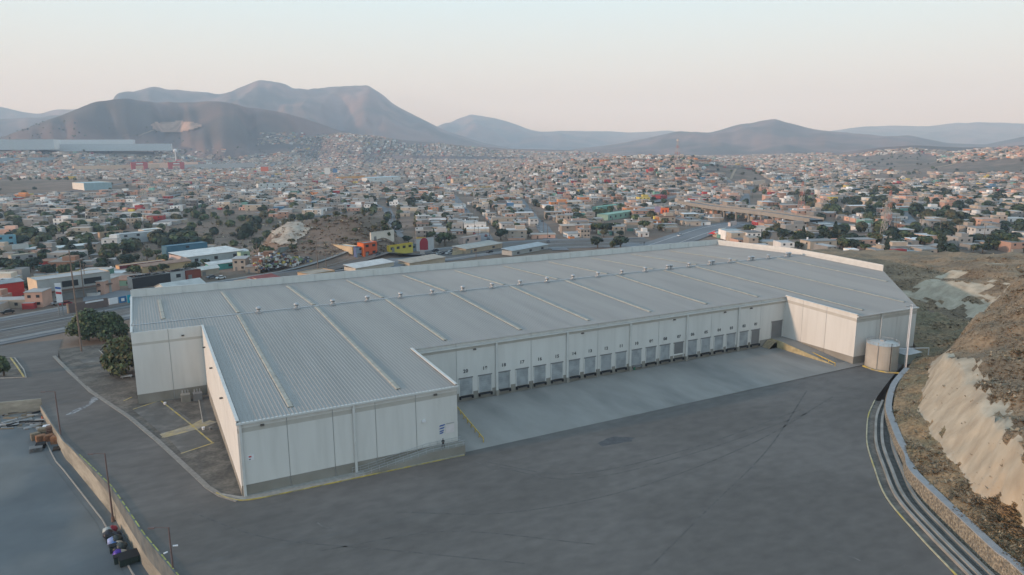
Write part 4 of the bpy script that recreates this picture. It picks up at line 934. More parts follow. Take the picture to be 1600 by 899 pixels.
S('house', 'yellowish long building near the pylon right of the overpass', 'building', 1254, 314, 28, 3, 5, (.45, .44, .22), (.5, .48, .35), wins=3)
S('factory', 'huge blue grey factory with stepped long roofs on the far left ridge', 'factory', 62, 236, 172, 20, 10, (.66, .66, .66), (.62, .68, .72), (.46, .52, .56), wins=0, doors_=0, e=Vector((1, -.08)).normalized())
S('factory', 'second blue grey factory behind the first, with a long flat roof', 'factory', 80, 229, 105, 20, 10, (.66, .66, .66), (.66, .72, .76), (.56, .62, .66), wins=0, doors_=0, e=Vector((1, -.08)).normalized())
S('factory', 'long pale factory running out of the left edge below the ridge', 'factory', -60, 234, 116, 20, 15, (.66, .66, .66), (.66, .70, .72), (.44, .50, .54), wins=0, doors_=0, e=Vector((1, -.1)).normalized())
S('shed', 'flat blue grey shed with a white wall on the far left plain', 'shed', -20, 254, 100, 12, 6, (.30, .36, .40), (.26, .33, .37), wins=0, doors_=0)
# red portals of the store
for px, lab in ((206, 'left red portal frame of the wide peach store'), (264, 'right red portal frame of the wide peach store')):
    x, y, z = at(px, 268); s = proj(x, y, z)[2]/FPX; o = thing('portal', (x, y, z), lab, 'portal'); b = MB(); W = 16*s/.63; Hh = 14*s
    for a, h0, ww, hh in ((0, 0, W*.25, Hh), (W*.75, 0, W*.25, Hh), (W*.25, Hh*.62, W*.5, Hh*.38)):
        b.obox((x+EA.x*a, y+EA.y*a, z+h0), EA, ww, 3, hh, paint('portal red', (.42, .05, .045)))
    part(b, 'frame', o)
    b = MB(); b.obox((x+EA.x*W*.3+.4, y+EA.y*W*.3-.25, z+Hh*.75), EA, W*.4, .1, Hh*.13, M_WHITE); part(b, 'lettering_band', o)
# ------------------------------------------------------------------ overpass, tents, billboards, masts
ov = thing('overpass', at(1150, 345), 'long concrete highway overpass on many piers crossing the right side of town', 'overpass')
P0, P1, P2, P3 = Vector(at(1068, 330)), Vector(at(1120, 340)), Vector(at(1195, 350)), Vector(at(1275, 362))
for p, h in ((P0, 9), (P1, 9), (P2, 9), (P3, 8.5)): p.z += h
D_ = smoothline([P0, P1, P2, P3], 8); b = MB(); M_DECK = mat('deck concrete', (.29, .265, .235), .9, .12, .3)
A = offset(D_, -7); B = offset(D_, 7)
b.strip(A, B, M_ROAD)
for E_, s in ((A, 1), (B, -1)):
    wallrun(b, E_, .6*s, -1.6, 1.3, M_DECK)
b.strip([(p.x, p.y, p.z-1.5) for p in A], [(p.x, p.y, p.z-1.5) for p in B], M_DECK); part(b, 'deck', ov)
for k in range(2, len(D_)-1, 2):
    b = MB()
    for q in (offset(D_, -4)[k], offset(D_, 4)[k]): b.tube((q.x, q.y, q.z-14), (q.x, q.y, q.z-1.4), .9, .9, M_DECK, 8)
    b.obox((offset(D_, -6)[k].x, offset(D_, -6)[k].y, D_[k].z-2.6), (D_[k]-offset(D_, -1)[k]).xy.normalized(), 12, 1.4, 1.2, M_DECK); part(b, 'pier', ov)
M_LAT = mat('mast red', (.50, .20, .15), .7, .1, 1.); M_LATW = mat('mast pale', (.48, .42, .38), .7, .1, 1.)
def mast(px, py, topy, lab, wd=5., red=True, arms=False):
    x, y, z = at(px, py); s = proj(x, y, z)[2]/FPX; h = (py-topy)*s/.97; o = thing('lattice_mast', (x, y, z), lab, 'mast'); b = MB(); n_ = 7
    for k in range(n_):
        z0, z1 = z+h*k/n_, z+h*(k+1)/n_; w0, w1 = wd*(1-.8*k/n_)/2, wd*(1-.8*(k+1)/n_)/2; m = M_LAT if red and k % 2 == 0 else M_LATW
        c0 = [(x-w0, y-w0, z0), (x+w0, y-w0, z0), (x+w0, y+w0, z0), (x-w0, y+w0, z0)]; c1 = [(x-w1, y-w1, z1), (x+w1, y-w1, z1), (x+w1, y+w1, z1), (x-w1, y+w1, z1)]
        for i in range(4):
            j = (i+1) % 4; r = wd*.016+.06
            b.tube(c0[i], c1[i], r, r, m, 4, caps=False); b.tube(c0[i], c1[j], r*.6, r*.6, m, 4, caps=False); b.tube(c0[j], c1[i], r*.6, r*.6, m, 4, caps=False)
    part(b, 'lattice', o)
    if arms:
        for t in (.72, .84, .96):
            b = MB(); b.box(x-wd*.9, y-.3, z+h*t, x+wd*.9, y+.3, z+h*t+.5, M_LATW); part(b, 'arm', o)
    else:
        b = MB(); b.tube((x, y, z+h*.9), (x, y, z+h*.99), wd*.28, wd*.28, M_LATW, 8); part(b, 'antenna', o)
mast(173, 275, 248, 'red lattice mast left of the store with red frames', 7)
mast(1058, 252, 219, 'tall lattice mast on top of the hill town', 9)
mast(1251, 336, 286, 'pale power pylon at the right end of the overpass', 5, arms=True)
mast(1278, 318, 288, 'yellowish power pylon just right of the pale pylon', 4, red=False, arms=True)
mast(1386, 362, 300, 'red brown power pylon left of the short grey street', 4.5, arms=True)
mast(1380, 372, 318, 'slender pylon standing directly before the red brown pylon', 3.5, red=False, arms=True)
mast(811, 265, 240, 'small pale mast left of the twin masts before the far hills', 6, red=False)
mast(838, 266, 241, 'small pale mast at the left foot of the hill town', 6, red=False)
mast(859, 300, 266, 'dark thin mast in mid town left of the hill town', 5)
x, y, z = at(275, 252); s = proj(x, y, z)[2]/FPX
o = thing('water_tower', (x, y, z), 'white ball water tower on a slim stem below the big hill', 'water tower')
b = MB(); b.tube((x, y, z), (x, y, z+14*s), 1.2*s*.7, .9*s*.7, M_LG, 10); part(b, 'stem', o)
b = MB(); R_ = 2.9*s
for k in range(8):
    a, c = math.pi*k/8, math.pi*(k+1)/8; b.tube((x, y, z+16*s-R_*math.cos(a)), (x, y, z+16*s-R_*math.cos(c)), max(.01, R_*math.sin(a)), max(.01, R_*math.sin(c)), M_LG, 12, caps=False)
part(b, 'bulb', o)
def billboard(px, py, wpx, hpx, up, col, lab, e=None, extra=None):
    x, y, z = at(px, py); s = proj(x, y, z)[2]/FPX; e = e or Vector((.886, -.464)); W, Hh = wpx*s, hpx*s
    o = thing('billboard', (x, y, z), lab, 'billboard')
    b = MB(); b.tube((x, y, z), (x, y, z+up*s), .35, .3, M_DGREY, 8); part(b, 'post', o)
    b = MB(); b.obox((x-e.x*W/2, y-e.y*W/2, z+up*s), e, W, .6, Hh, paint('bb'+str(col), col)); part(b, 'panel', o)
    if extra: extra(o, x, y, z+up*s, W, Hh, e)
    return o
def figs(o, x, y, z, W, Hh, e):
    for s in (-.2, .18):
        b = MB(); b.obox((x+e.x*W*(s-.07)+e.y*.15*1, y+e.y*W*(s-.07)-e.x*.15, z+Hh*.12), e, W*.14, .1, Hh*.5, paint('dark print', (.12, .03, .04))); part(b, 'print', o)
billboard(512, 278, 9, 9, 6, (.55, .58, .58), 'pale blank billboard on a tall post in mid town'); billboard(524, 276, 7, 6, 6, (.06, .16, .32), 'blue billboard just right of the pale blank billboard')
billboard(414, 274, 12, 7, 6, (.45, .12, .07), 'rust red billboard in the mid left of town')
billboard(1038, 348, 13, 9, 14, (.75, .17, .06), 'bright orange billboard left of the overpass', extra=figs); billboard(1027, 344, 9, 9, 12, (.34, .28, .40), 'dull purple billboard touching the orange one')
billboard(660, 402, 7, 6, 5, (.40, .36, .34), 'round cornered grey sign on a stem in the highway before the arched shop')
def tent(px, py, wpx, hpx, col, lab):
    x, y, z = at(px, py); s = proj(x, y, z)[2]/FPX; W = wpx*s/.63; D = W*.5; Hh = hpx*s; o = thing('market_tent', (x, y, z), lab, 'tent')
    b = MB(); m = paint('tent'+str(col), col); n_ = 3
    for k in range(n_):
        a0, a1 = W*k/n_, W*(k+1)/n_; P = lambda a, d, h: (x+EA.x*a-EA.y*d, y+EA.y*a+EA.x*d, z+h); hh = Hh*(1 if k == 0 else .75)
        c = P((a0+a1)/2, D/2, hh)
        for q0, q1 in (((a0, 0), (a1, 0)), ((a1, 0), (a1, D)), ((a1, D), (a0, D)), ((a0, D), (a0, 0))): b.poly([P(*q0, Hh*.5), P(*q1, Hh*.5), c], m)
    part(b, 'canopy', o)
    b = MB()
    for a, d in ((0, 0), (W, 0), (0, D), (W, D)): b.tube(P(a, d, 0), P(a, d, Hh*.5), .15, .15, M_STEEL, 5)
    part(b, 'frame', o)
tent(1121, 371, 20, 9, (.55, .05, .05), 'bright red peaked tents beside the curving highway'); tent(1147, 373, 26, 9, (.04, .24, .22), 'dark turquoise tents right of the red tents')
S('house', 'small pale block house between the curving highway and the tents', 'house', 1141, 355, 16, 3, 7, (.60, .50, .46), (.55, .52, .5), wins=0)
# ------------------------------------------------------------------ roadside things on the left
def pole(px, py, topy, lab, r=.17, arms=2, name='utility_pole', zf=None):
    x, y, z = at(px, py) if zf is None else (*bp(px, py, zf), zf); s = proj(x, y, z)[2]/FPX; h = (py-topy)*s/.965; o = thing(name, (x, y, z), lab, 'pole')
    b = MB(); b.tube((x, y, z-.5), (x, y, z+h), r*1.3, r*.8, M_POLE, 7); part(b, 'shaft', o)
    for k in range(arms): b = MB(); b.box(x-1.1, y-.08, z+h-.7-k*1.1, x+1.1, y+.08, z+h-.55-k*1.1, M_POLE); part(b, 'cross_arm', o)
    return o
M_POLE = mat('weathered wood', (.19, .145, .12), .9, .15, 2.)
pole(128, 551, 396, 'tallest wooden utility pole beside the dark entrance trees', .22, 0)
pole(132, 466, 406, 'wooden utility pole right of the tallest one, across the highway', .2, 1)
pole(136, 462, 413, 'thinner utility pole close behind the wooden one across the highway', .16, 1)
pole(386, 432, 378, 'wooden utility pole in front of the scrap heap to its right side', .2, 1) if False else None
pole(497, 424, 378, 'dark utility pole by the highway right of the scrap heap', .2, 1)
pole(510, 420, 392, 'short utility pole just right of the dark pole by the scrap heap', .16, 1)
pole(404, 430, 380, 'grey utility pole by the highway left of the scrap heap', .17, 1)
pole(520, 402, 378, 'thin utility pole before the long cream shop', .15, 1)
pole(744, 404, 388, 'short utility pole at the tan wall behind the warehouse', .16, 1)
gp = thing('pylon_sign', at(96, 494), 'tall white pylon sign with blue and red shapes by the highway', 'sign')
x, y, z = gp.location; s = proj(x, y, z)[2]/FPX
b = MB()
for dx in (-.55, .75): b.tube((x+dx, y, z), (x+dx, y, z+40*s), .17, .17, M_DGREY, 7)
part(b, 'posts', gp); b = MB(); b.obox((x-.9, y-.3, z+22*s), (1, 0), 2.0, .5, 30*s, M_LG); part(b, 'panel', gp)
b = MB(); b.fan([(x-.8, y-.35, z+44*s), (x+1.0, y-.35, z+42.5*s), (x+1.0, y-.35, z+45.5*s), (x-.8, y-.35, z+47*s)], [(0, 1, 2, 3)], M_BLUE); part(b, 'blue_shape', gp)
b = MB(); b.fan([(x-.8, y-.35, z+36*s), (x+1.0, y-.35, z+34.5*s), (x+1.0, y-.35, z+38*s), (x-.8, y-.35, z+39.5*s)], [(0, 1, 2, 3)], M_RED); part(b, 'red_shape', gp)
e_ = Vector((.9, .44)).normalized(); x, y, z = at(109, 491); s = proj(x, y, z)[2]/FPX
o = thing('roadside_hoarding', (x, y, z), 'row of dark brown, white and bright blue hoarding panels above the entrance trees', 'hoarding')
def hp(a0, a1, h0, h1, m, nm='panel', dy=0):
    b = MB(); k = s/.58; b.obox((x+e_.x*a0*k+e_.y*dy, y+e_.y*a0*k-e_.x*dy, z+h0*s), e_, (a1-a0)*k, .25, (h1-h0)*s, m); part(b, nm, o)
hp(0, 34, 0, 16, paint('hoard brown', (.15, .11, .10))); hp(-1.5, -.1, 0, 17, paint('hoard end', (.45, .30, .20)), 'end_panel')
hp(35, 43, 4, 14, M_LG); hp(44, 51, 3.5, 14, paint('hoard blue', (.03, .14, .30))); hp(52, 61, 1, 14.5, paint('hoard cyan', (.02, .30, .40)))
hp(46, 49, 6, 11, M_LG, 'pictogram', .15); hp(54, 56, 5, 10, M_LG, 'pictogram', .15); hp(57, 59, 5, 10, M_LG, 'pictogram', .15)
hp(14, 30, 12.5, 15, M_LG, 'lettering_band', .15)
# ------------------------------------------------------------------ cars
CARC = [((.60, .62, .63), 'white'), ((.30, .31, .32), 'silver'), ((.03, .03, .035), 'black'), ((.10, .12, .15), 'dark grey'), ((.25, .03, .03), 'red'), ((.04, .09, .18), 'blue')]
def carmesh():
    b = MB(); m = mat('car paint', (.5, .5, .5), .35, .02, 1.)
    prof = [(-2.2, .35), (-2.2, .8), (-1.3, .95), (1.9, .95), (2.15, .75), (2.2, .35)]
    for s in (-1, 1): b.poly([(x, s*.85, z) for x, z in (prof if s < 0 else prof[::-1])], m)
    for (x0, z0), (x1, z1) in zip(prof, prof[1:]+prof[:1]): b.poly([(x0, -.85, z0), (x0, .85, z0), (x1, .85, z1), (x1, -.85, z1)], m)
    bd = b.build('body').data
    b = MB(); pr = [(-1.2, .95), (-.5, 1.45), (1.0, 1.45), (1.7, .95)]
    for s in (-1, 1): b.poly([(x, s*.75, z) for x, z in (pr if s < 0 else pr[::-1])], M_WIN)
    for (x0, z0), (x1, z1) in zip(pr[:-1], pr[1:]): b.poly([(x0, -.75, z0), (x0, .75, z0), (x1, .75, z1), (x1, -.75, z1)], M_WIN if z0 != z1 else m)
    cb = b.build('cabin').data
    b = MB(); b.tube((0, -.12, 0), (0, .12, 0), .33, .33, M_BLK, 10); wh_ = b.build('wheel').data
    for o in list(COL.objects)[-3:]: bpy.data.objects.remove(o)
    return bd, cb, wh_
CM = carmesh()
CMAT = [[paint('car '+n_, c, rough=.35) for c, n_ in CARC]][0]
def car(x, y, z, ang, ci, label=None, group='cars on the roads and streets', sc_=1.):
    o = thing('car', (x, y, z), label, 'car', group); o.rotation_euler.z = ang; o.scale = (sc_,)*3
    for nm, me, loc in (('body', CM[0], (0, 0, 0)), ('cabin', CM[1], (0, 0, 0)), ('wheel', CM[2], (-1.4, -.8, .33)), ('wheel', CM[2], (1.4, -.8, .33)), ('wheel', CM[2], (-1.4, .8, .33)), ('wheel', CM[2], (1.4, .8, .33))):
        c = bpy.data.objects.new(nm, me); COL.objects.link(c); c.parent = o; c.location = loc
        if nm in ('body', 'cabin'):
            i_ = 0 if nm == 'body' else 1
            for k, sl_ in enumerate(c.material_slots):
                if sl_.material and sl_.material.name.startswith('car paint'): sl_.link = 'OBJECT'; sl_.material = CMAT[ci]
    px, py, _ = proj(x, y, z); REG['car'].append((o, px, py, ci, label)); return o
HA = math.atan2(.40, .92)
for px, py, ci, lab in ((90, 477, 1, 'silver hatchback parked by the cream stepped building'), (142, 462, 2, 'black car parked across the highway right of the utility poles'), (12, 491, 2, 'dark car driving at the far left end of the highway'),
                        (345, 437, 0, 'white car parked behind the warehouse near the rust red shed'), (330, 436, 3, 'dark car parked left of the white car behind the warehouse'),
                        (590, 401, 3, None), (680, 394, 2, None), (706, 394, 1, None), (668, 401, 2, None), (676, 400, 3, None), (686, 399, 1, None), (694, 398, 2, None), (701, 398, 0, None), (1062, 370, 0, 'white car alone on the curving highway'),
                        (765, 396, 2, None), (103, 478, 4, 'red car parked right of the silver hatchback')):
    x, y, z = at(px, py); car(x, y, z+.36, HA+random.uniform(-.06, .06), ci, lab, sc_=1.05)
for (px0, py0, px1, py1, n_) in ((718, 322, 762, 386, 12), (828, 330, 870, 386, 7), (610, 340, 624, 370, 3), (1300, 352, 1420, 366, 6)):
    for k in range(n_):
        t = (k+random.random()*.5)/n_; x, y, z = at(px0+(px1-px0)*t, py0+(py1-py0)*t); s = random.choice((-3.6, 3.6)); d = Vector((.38, .92))
        car(x+d.y*s, y-d.x*s, z+.38, math.atan2(.92, .38), random.choice((0, 0, 1, 1, 2, 3, 3, 4, 5)))
# ------------------------------------------------------------------ the town itself
def inpoly(px, py, P):
    c = False; j = len(P)-1
    for i in range(len(P)):
        if (P[i][1] > py) != (P[j][1] > py) and px < (P[j][0]-P[i][0])*(py-P[i][1])/(P[j][1]-P[i][1])+P[i][0]: c = not c
        j = i
    return c
BARE = [[(195, 400), (240, 372), (262, 340), (300, 325), (350, 328), (395, 332), (425, 342), (470, 340), (560, 330), (600, 330), (640, 350), (600, 400), (470, 398), (415, 402), (380, 400), (300, 395), (250, 400)],
        [(-300, 279), (190, 281), (225, 300), (130, 305), (-300, 318)], [(-300, 236), (120, 240), (240, 246), (240, 237), (300, 232), (250, 190), (-300, 190)],
        [(1085, 258), (1178, 266), (1215, 290), (1180, 296), (1150, 285), (1100, 268)], [(1340, 262), (1430, 244), (1480, 256), (1700, 240), (1700, 275), (1440, 272), (1360, 268)],
        [(1310, 246), (1440, 240), (1480, 248), (1430, 262), (1330, 256)], [(1350, 273), (1450, 272), (1460, 282), (1360, 282)],
        [(1205, 300), (1180, 330), (1160, 330), (1160, 300)], [(600, 243), (820, 246), (820, 250), (620, 250)], [(0, 440), (60, 436), (100, 470), (0, 476)], [(120, 425), (200, 405), (260, 408), (200, 425)],
        [(350, 232), (470, 224), (455, 238), (350, 246)], [(1290, 320), (1350, 318), (1350, 330), (1290, 332)]]
GREEN = [[(-50, 340), (110, 330), (215, 345), (215, 425), (110, 440), (-50, 440)], [(240, 370), (330, 368), (330, 384), (240, 384)], [(590, 340), (614, 340), (622, 372), (600, 378)], [(1200, 282), (1600, 280), (1600, 300), (1240, 300)],
         [(1300, 300), (1600, 300), (1600, 400), (1300, 395)], [(930, 345), (1040, 345), (1080, 370), (1000, 395), (900, 395)], [(1160, 365), (1320, 375), (1320, 400), (1180, 385)], [(560, 300), (680, 300), (680, 320), (560, 320)]]
PAL = [((.30, .285, .27), 'grey', 30), ((.37, .31, .26), 'tan', 24), ((.48, .40, .32), 'cream', 15), ((.68, .66, .64), 'white', 15), ((.50, .31, .24), 'pinkish', 19), ((.28, .16, .11), 'brick brown', 4),  # pinkish walls raised so their colour carries some of the low sun
       ((.50, .20, .08), 'orange', 1.8), ((.10, .20, .32), 'blue', 1.5), ((.16, .32, .27), 'green', 1.4), ((.36, .05, .05), 'red', 1.2), ((.52, .40, .10), 'yellow', .5), ((.15, .14, .14), 'dark', 3)]
PALR = [((.32, .315, .31), 7), ((.25, .24, .235), 5), ((.42, .40, .38), 5), ((.36, .31, .27), 4), ((.56, .56, .56), 2), ((.30, .17, .12), 1), ((.34, .40, .42), 1.2)]
def pick(L, i): 
    r = random.random()*sum(t[-1] for t in L)
    for t in L:
        r -= t[-1]
        if r <= 0: return t
    return L[0]
PARX = [-400, 0, 205, 1122, 1381, 1433, 1600, 2200]; PARY = [520, 500, 459, 378, 418, 402, 392, 360]
SPX = [(h[1], h[2]) for h in REG['house']]
A_DIR = Vector((.37, .93)).normalized(); B_DIR = Vector((A_DIR.y, -A_DIR.x))
cand = []
BP, LP_ = 27.0, 11.5
ii = np.arange(-140, 150); jj = np.arange(15, 330)
I, J = np.meshgrid(ii, jj, indexing='ij')
for side in (0, 1):
    bb = I*BP+np.where(side, 10.2, 0)+RNG.rand(*I.shape)*1.5; aa = J*LP_+RNG.rand(*I.shape)*2.5
    warp = fbm(aa/500, bb/500, 2)*120
    X = (A_DIR.x*aa+B_DIR.x*(bb+warp)).ravel(); Y = (A_DIR.y*aa+B_DIR.y*(bb+warp)).ravel()
    Z = terr(X, Y); px, py, zf = proj(X, Y, Z); rr = np.hypot(X, Y); dens = .88+fbm(X/160, Y/160, 2)*.9
    keep = (rr > 330) & (rr < 5200) & (zf > 0) & (px > -60) & (px < 1660) & (py < np.interp(px, PARX, PARY)+4) & (RNG.rand(len(X)) < dens) & (((Y > np.interp(X, [-180, -46, -5, 60, 130, 185, 235, 320], [268, 330, 352, 382, 410, 426, 426, 390])) & (X < 330)) | ((X > 330) & (Y > 60)))
    for k in np.nonzero(keep)[0]: cand.append((rr[k], X[k], Y[k], Z[k], px[k], py[k], side))
cand.sort()
TREEC = []; HOUSEC = []
for c in cand:
    r, x, y, z, px, py, side = c
    if any(inpoly(px, py, P) for P in BARE):
        if r < 900 and random.random() < .22 or random.random() < .04: TREEC.append(c)
        continue
    if r > 3200 and not (px > 420 and px < 900 and py > 208): 
        if px > 1300 or random.random() > .5: continue
    if py < 208 or py < 233 and px < 400: continue
    if r < 1500 and near_road(x, y, 4.5): continue
    gr = any(inpoly(px, py, P) for P in GREEN)
    if random.random() < (.42 if gr else .20): TREEC.append(c); continue
    if gr and random.random() < .15: continue
    if r < 1000 and any(abs(px-a) < 26 and abs(py-4-b_) < 13 for a, b_ in SPX): continue
    HOUSEC.append(c)
M_HR = M_H
def house_geo(rnd, x, y, z, ang, side):
    e = Vector((math.cos(ang), math.sin(ang))); W = rnd.uniform(6, 13.5) if rnd.random() < .8 else rnd.uniform(13, 20); D = rnd.uniform(7, 13); st = 2 if rnd.random() < .30 else 1; Hh = (3.0 if st == 1 else 5.8)+rnd.uniform(-.2, .5)
    return e, W, D, st, Hh
NIND = 235
cntH = 0; bulk = MB()
bulkT = MB()
def jit(c, j=.16): k = random.uniform(1-1.6*j, 1+1.6*j); return tuple(v*k for v in c)
for c in HOUSEC:
    r, x, y, z, px, py, side = c; rnd = random
    ang = math.atan2(B_DIR.y, B_DIR.x)+random.gauss(0, .06)+(math.pi/2 if False else 0)
    e, W, D, st, Hh = house_geo(rnd, x, y, z, ang, side)
    wc, wn, _ = pick(PAL, 0); rc = pick(PALR, 0)[0]; wc = jit(wc); rc = jit(rc, .2); ex = (e.x, e.y)
    ind = cntH < NIND and px > 3 and px < 1597 and py < np.interp(px, PARX, PARY)-6
    nf = random.randint(1, 3); up = random.random() < .28; tank_ = random.random() < .35
    if ind:
        cntH += 1; o = thing('house', (x, y, z), None, 'house', 'flat roofed houses of the town'); loc = (x, y, z)
        m1, m2 = M_H, M_H
        b = MB(); b.obox((x, y, z-2), ex, W, D, Hh+2, M_H, wc, top=M_H)
        if random.random() < .5: b.obox((x-ex[1]*-.0+ex[0]*.4, y+ex[1]*.4, z+Hh*.0), ex, .01, .01, .01, M_H, wc)
        b.v = [(a-x, c_-y, d-z) for a, c_, d in b.v]; wl = b.build('wall', o, vcol=True)
        b = MB(); ov_ = random.choice((0, .25, .5)); b.obox((x-ex[0]*ov_-ex[1]*-ov_, y-ex[1]*ov_-ex[0]*ov_, z+Hh+.003), ex, W+2*ov_, D+2*ov_, .22, M_H, rc)
        if ov_ == 0:
            for (a, d_, w2, d2) in ((0, 0, W, .2), (0, D-.2, W, .2)): b.obox((x+ex[0]*a-ex[1]*d_, y+ex[1]*a+ex[0]*d_, z+Hh+.23), ex, w2, d2, .45, M_H, wc)
        b.v = [(a-x, c_-y, d-z) for a, c_, d in b.v]; b.build('roof', o, vcol=True)
        for s_ in range(st):
            for k in range(nf):
                if s_ == 0 and k == 0: continue
                cpos = (k+.5)*W/nf; b = MB(); b.obox((ex[0]*(cpos-.6)+ex[1]*.06, ex[1]*(cpos-.6)-ex[0]*.06, s_*2.9+1.1), ex, 1.25, .05, 1.15, M_WIN); b.build('window', o)
        b = MB(); cpos = W*.5/nf; b.obox((ex[0]*(cpos-.5)+ex[1]*.06, ex[1]*(cpos-.5)-ex[0]*.06, 0), ex, 1.0, .05, 2.1, M_RUST if random.random() < .4 else M_DGREY); b.build('door', o)
        for k in range(random.randint(0, 2)):                     # windows on the left side wall
            d_ = D*(k+.6)/2.3; b = MB(); b.obox((-ex[1]*d_-ex[0]*.06, ex[0]*d_-ex[1]*.06, (st-1)*2.9+1.1), (-ex[1], ex[0]), 1.2, .05, 1.1, M_WIN); b.build('window', o)
        if up:
            b = MB(); b.obox((ex[0]*W*.45-ex[1]*D*.3, ex[1]*W*.45+ex[0]*D*.3, Hh+.23), ex, W*.5, D*.5, 2.3, M_H, jit(wc)); b.build('upper_room', o, vcol=True)
        if tank_:
            b = MB(); q = (ex[0]*W*.2-ex[1]*D*.8, ex[1]*W*.2+ex[0]*D*.8); b.tube((*q, Hh+.2), (*q, Hh+1.5), .55, .5, M_BLK if random.random() < .6 else M_LG, 8); b.build('water_tank', o)
        REG['house'].append((o, px, py-4, wn, st, up, tank_))
    else:
        bulk.obox((x, y, z-2.5), ex, W, D, Hh+2.5, M_H, wc, top=M_H); bulk.c[-1] = rc
        if r < 1900:
            for s_ in range(st):
                for k in range(nf):
                    cpos = (k+.5)*W/nf; bulk.obox((x+ex[0]*(cpos-.6)+ex[1]*.07, y+ex[1]*(cpos-.6)-ex[0]*.07, z+s_*2.9+(.1 if k == 0 and s_ == 0 else 1.1)), ex, 1.2, .05, 1.2 if s_ or k else 2, M_H, (.03, .032, .035))
        if up: bulk.obox((x+ex[0]*W*.45-ex[1]*D*.3, y+ex[1]*W*.45+ex[0]*D*.3, z+Hh), ex, W*.5, D*.5, 2.3, M_H, jit(wc))
    if r < 2000 and random.random() < .5:                           # yard walls and sheds fill the lots
        q0 = random.uniform(1.5, 4); q = (x+ex[0]*0-ex[1]*(-q0-.5), y+ex[1]*0+ex[0]*(-q0-.5), z-1)
        bulkT.obox(q, ex, W*random.uniform(.3, .9), q0, 1+random.uniform(1.4, 2.6), M_H, jit(random.choice(PAL)[0] if random.random() < .5 else (.36, .33, .29)))
        bulkT.c[-1] = jit(random.choice(PALR)[0])
tag(bulk.build('houses', vcol=True), 'the dense spread of small flat roofed houses filling the plain and the far slopes', 'houses', kind='stuff')
tag(bulkT.build('sheds', vcol=True), 'countless low sheds and yard walls between the town houses', 'sheds', kind='stuff')
# trees of the town
NT_IND = 200; cntT = 0; tb = MB()
extra = []
for P, n_ in ((GREEN[0], 120), (GREEN[1], 26), (GREEN[2], 22), (GREEN[5], 30), (GREEN[6], 24), (GREEN[4], 160), (GREEN[7], 20), ([(380, 395), (430, 395), (430, 412), (380, 412)], 8), ([(660, 372), (800, 372), (800, 392), (660, 392)], 22), ([(350, 300), (1000, 300), (1000, 350), (350, 350)], 60), (BARE[0], 34), ([(430, 368), (450, 340), (470, 345), (450, 366)], 5)):
    xs = [p[0] for p in P]; ys = [p[1] for p in P]; k = 0
    while k < n_:
        px, py = random.uniform(min(xs), max(xs)), random.uniform(min(ys), max(ys))
        k += 1
        if not inpoly(px, py, P): continue
        if py > np.interp(px, PARX, PARY)-1: continue
        x, y, z = at(px, py)
        if near_road(x, y, 1.5) or any(abs(px-a) < 16 and abs(py-4-b_) < 9 for a, b_ in SPX): continue
        extra.append((math.hypot(x, y), x, y, z, px, py, 2))
TREEC = sorted(TREEC+extra)
for c in TREEC:
    r, x, y, z, px, py, side = c
    v = random.choices(range(6), (5, 5, 5, 4, 1.2, 4))[0]; s = random.uniform(.75, 1.65)
    if inpoly(px, py, BARE[0]): v = random.choice((1, 5)); s *= .6
    if cntT < NT_IND and px > 3 and px < 1597 and py < np.interp(px, PARX, PARY):
        cntT += 1; o = plant(x, y, z, v, s, None, 'trees scattered through the town'); REG['tree'].append((o, px, py-6, v, s))
    else:
        rg = random; cc = rg.choice((GR, OL, DK)); rx = rg.uniform(2.2, 4.4)*(1 if side != 2 else 1.25); h = rx*rg.uniform(1.2, 1.9)
        nl = int(np.clip(60000/r, 14, 80))
        for k in range(nl):
            u = rg.uniform(-.7, 1); a = rg.uniform(0, 6.28); q = math.sqrt(1-u*u)*rg.uniform(.55, 1.05); p = Vector((x+rx*q*math.cos(a), y+rx*q*math.sin(a), z+h*.5+h*.5*u))
            s = rx*rg.uniform(.22, .45)*(1 if nl > 30 else 1.5); n_ = Vector((q*math.cos(a), q*math.sin(a), u+rg.uniform(0, .6))).normalized(); t1 = n_.orthogonal().normalized(); t2 = n_.cross(t1)
            col = jit(rg.choice(cc), .25); tb.poly([p-t1*s-t2*s*.7, p+t1*s-t2*s*.5, p+t1*s*.5+t2*s, p-t1*s*.7+t2*s*.6], M_LEAF, col)
tag(tb.build('trees', vcol=True), 'the many distant trees dotted between the far houses', 'trees', kind='stuff')
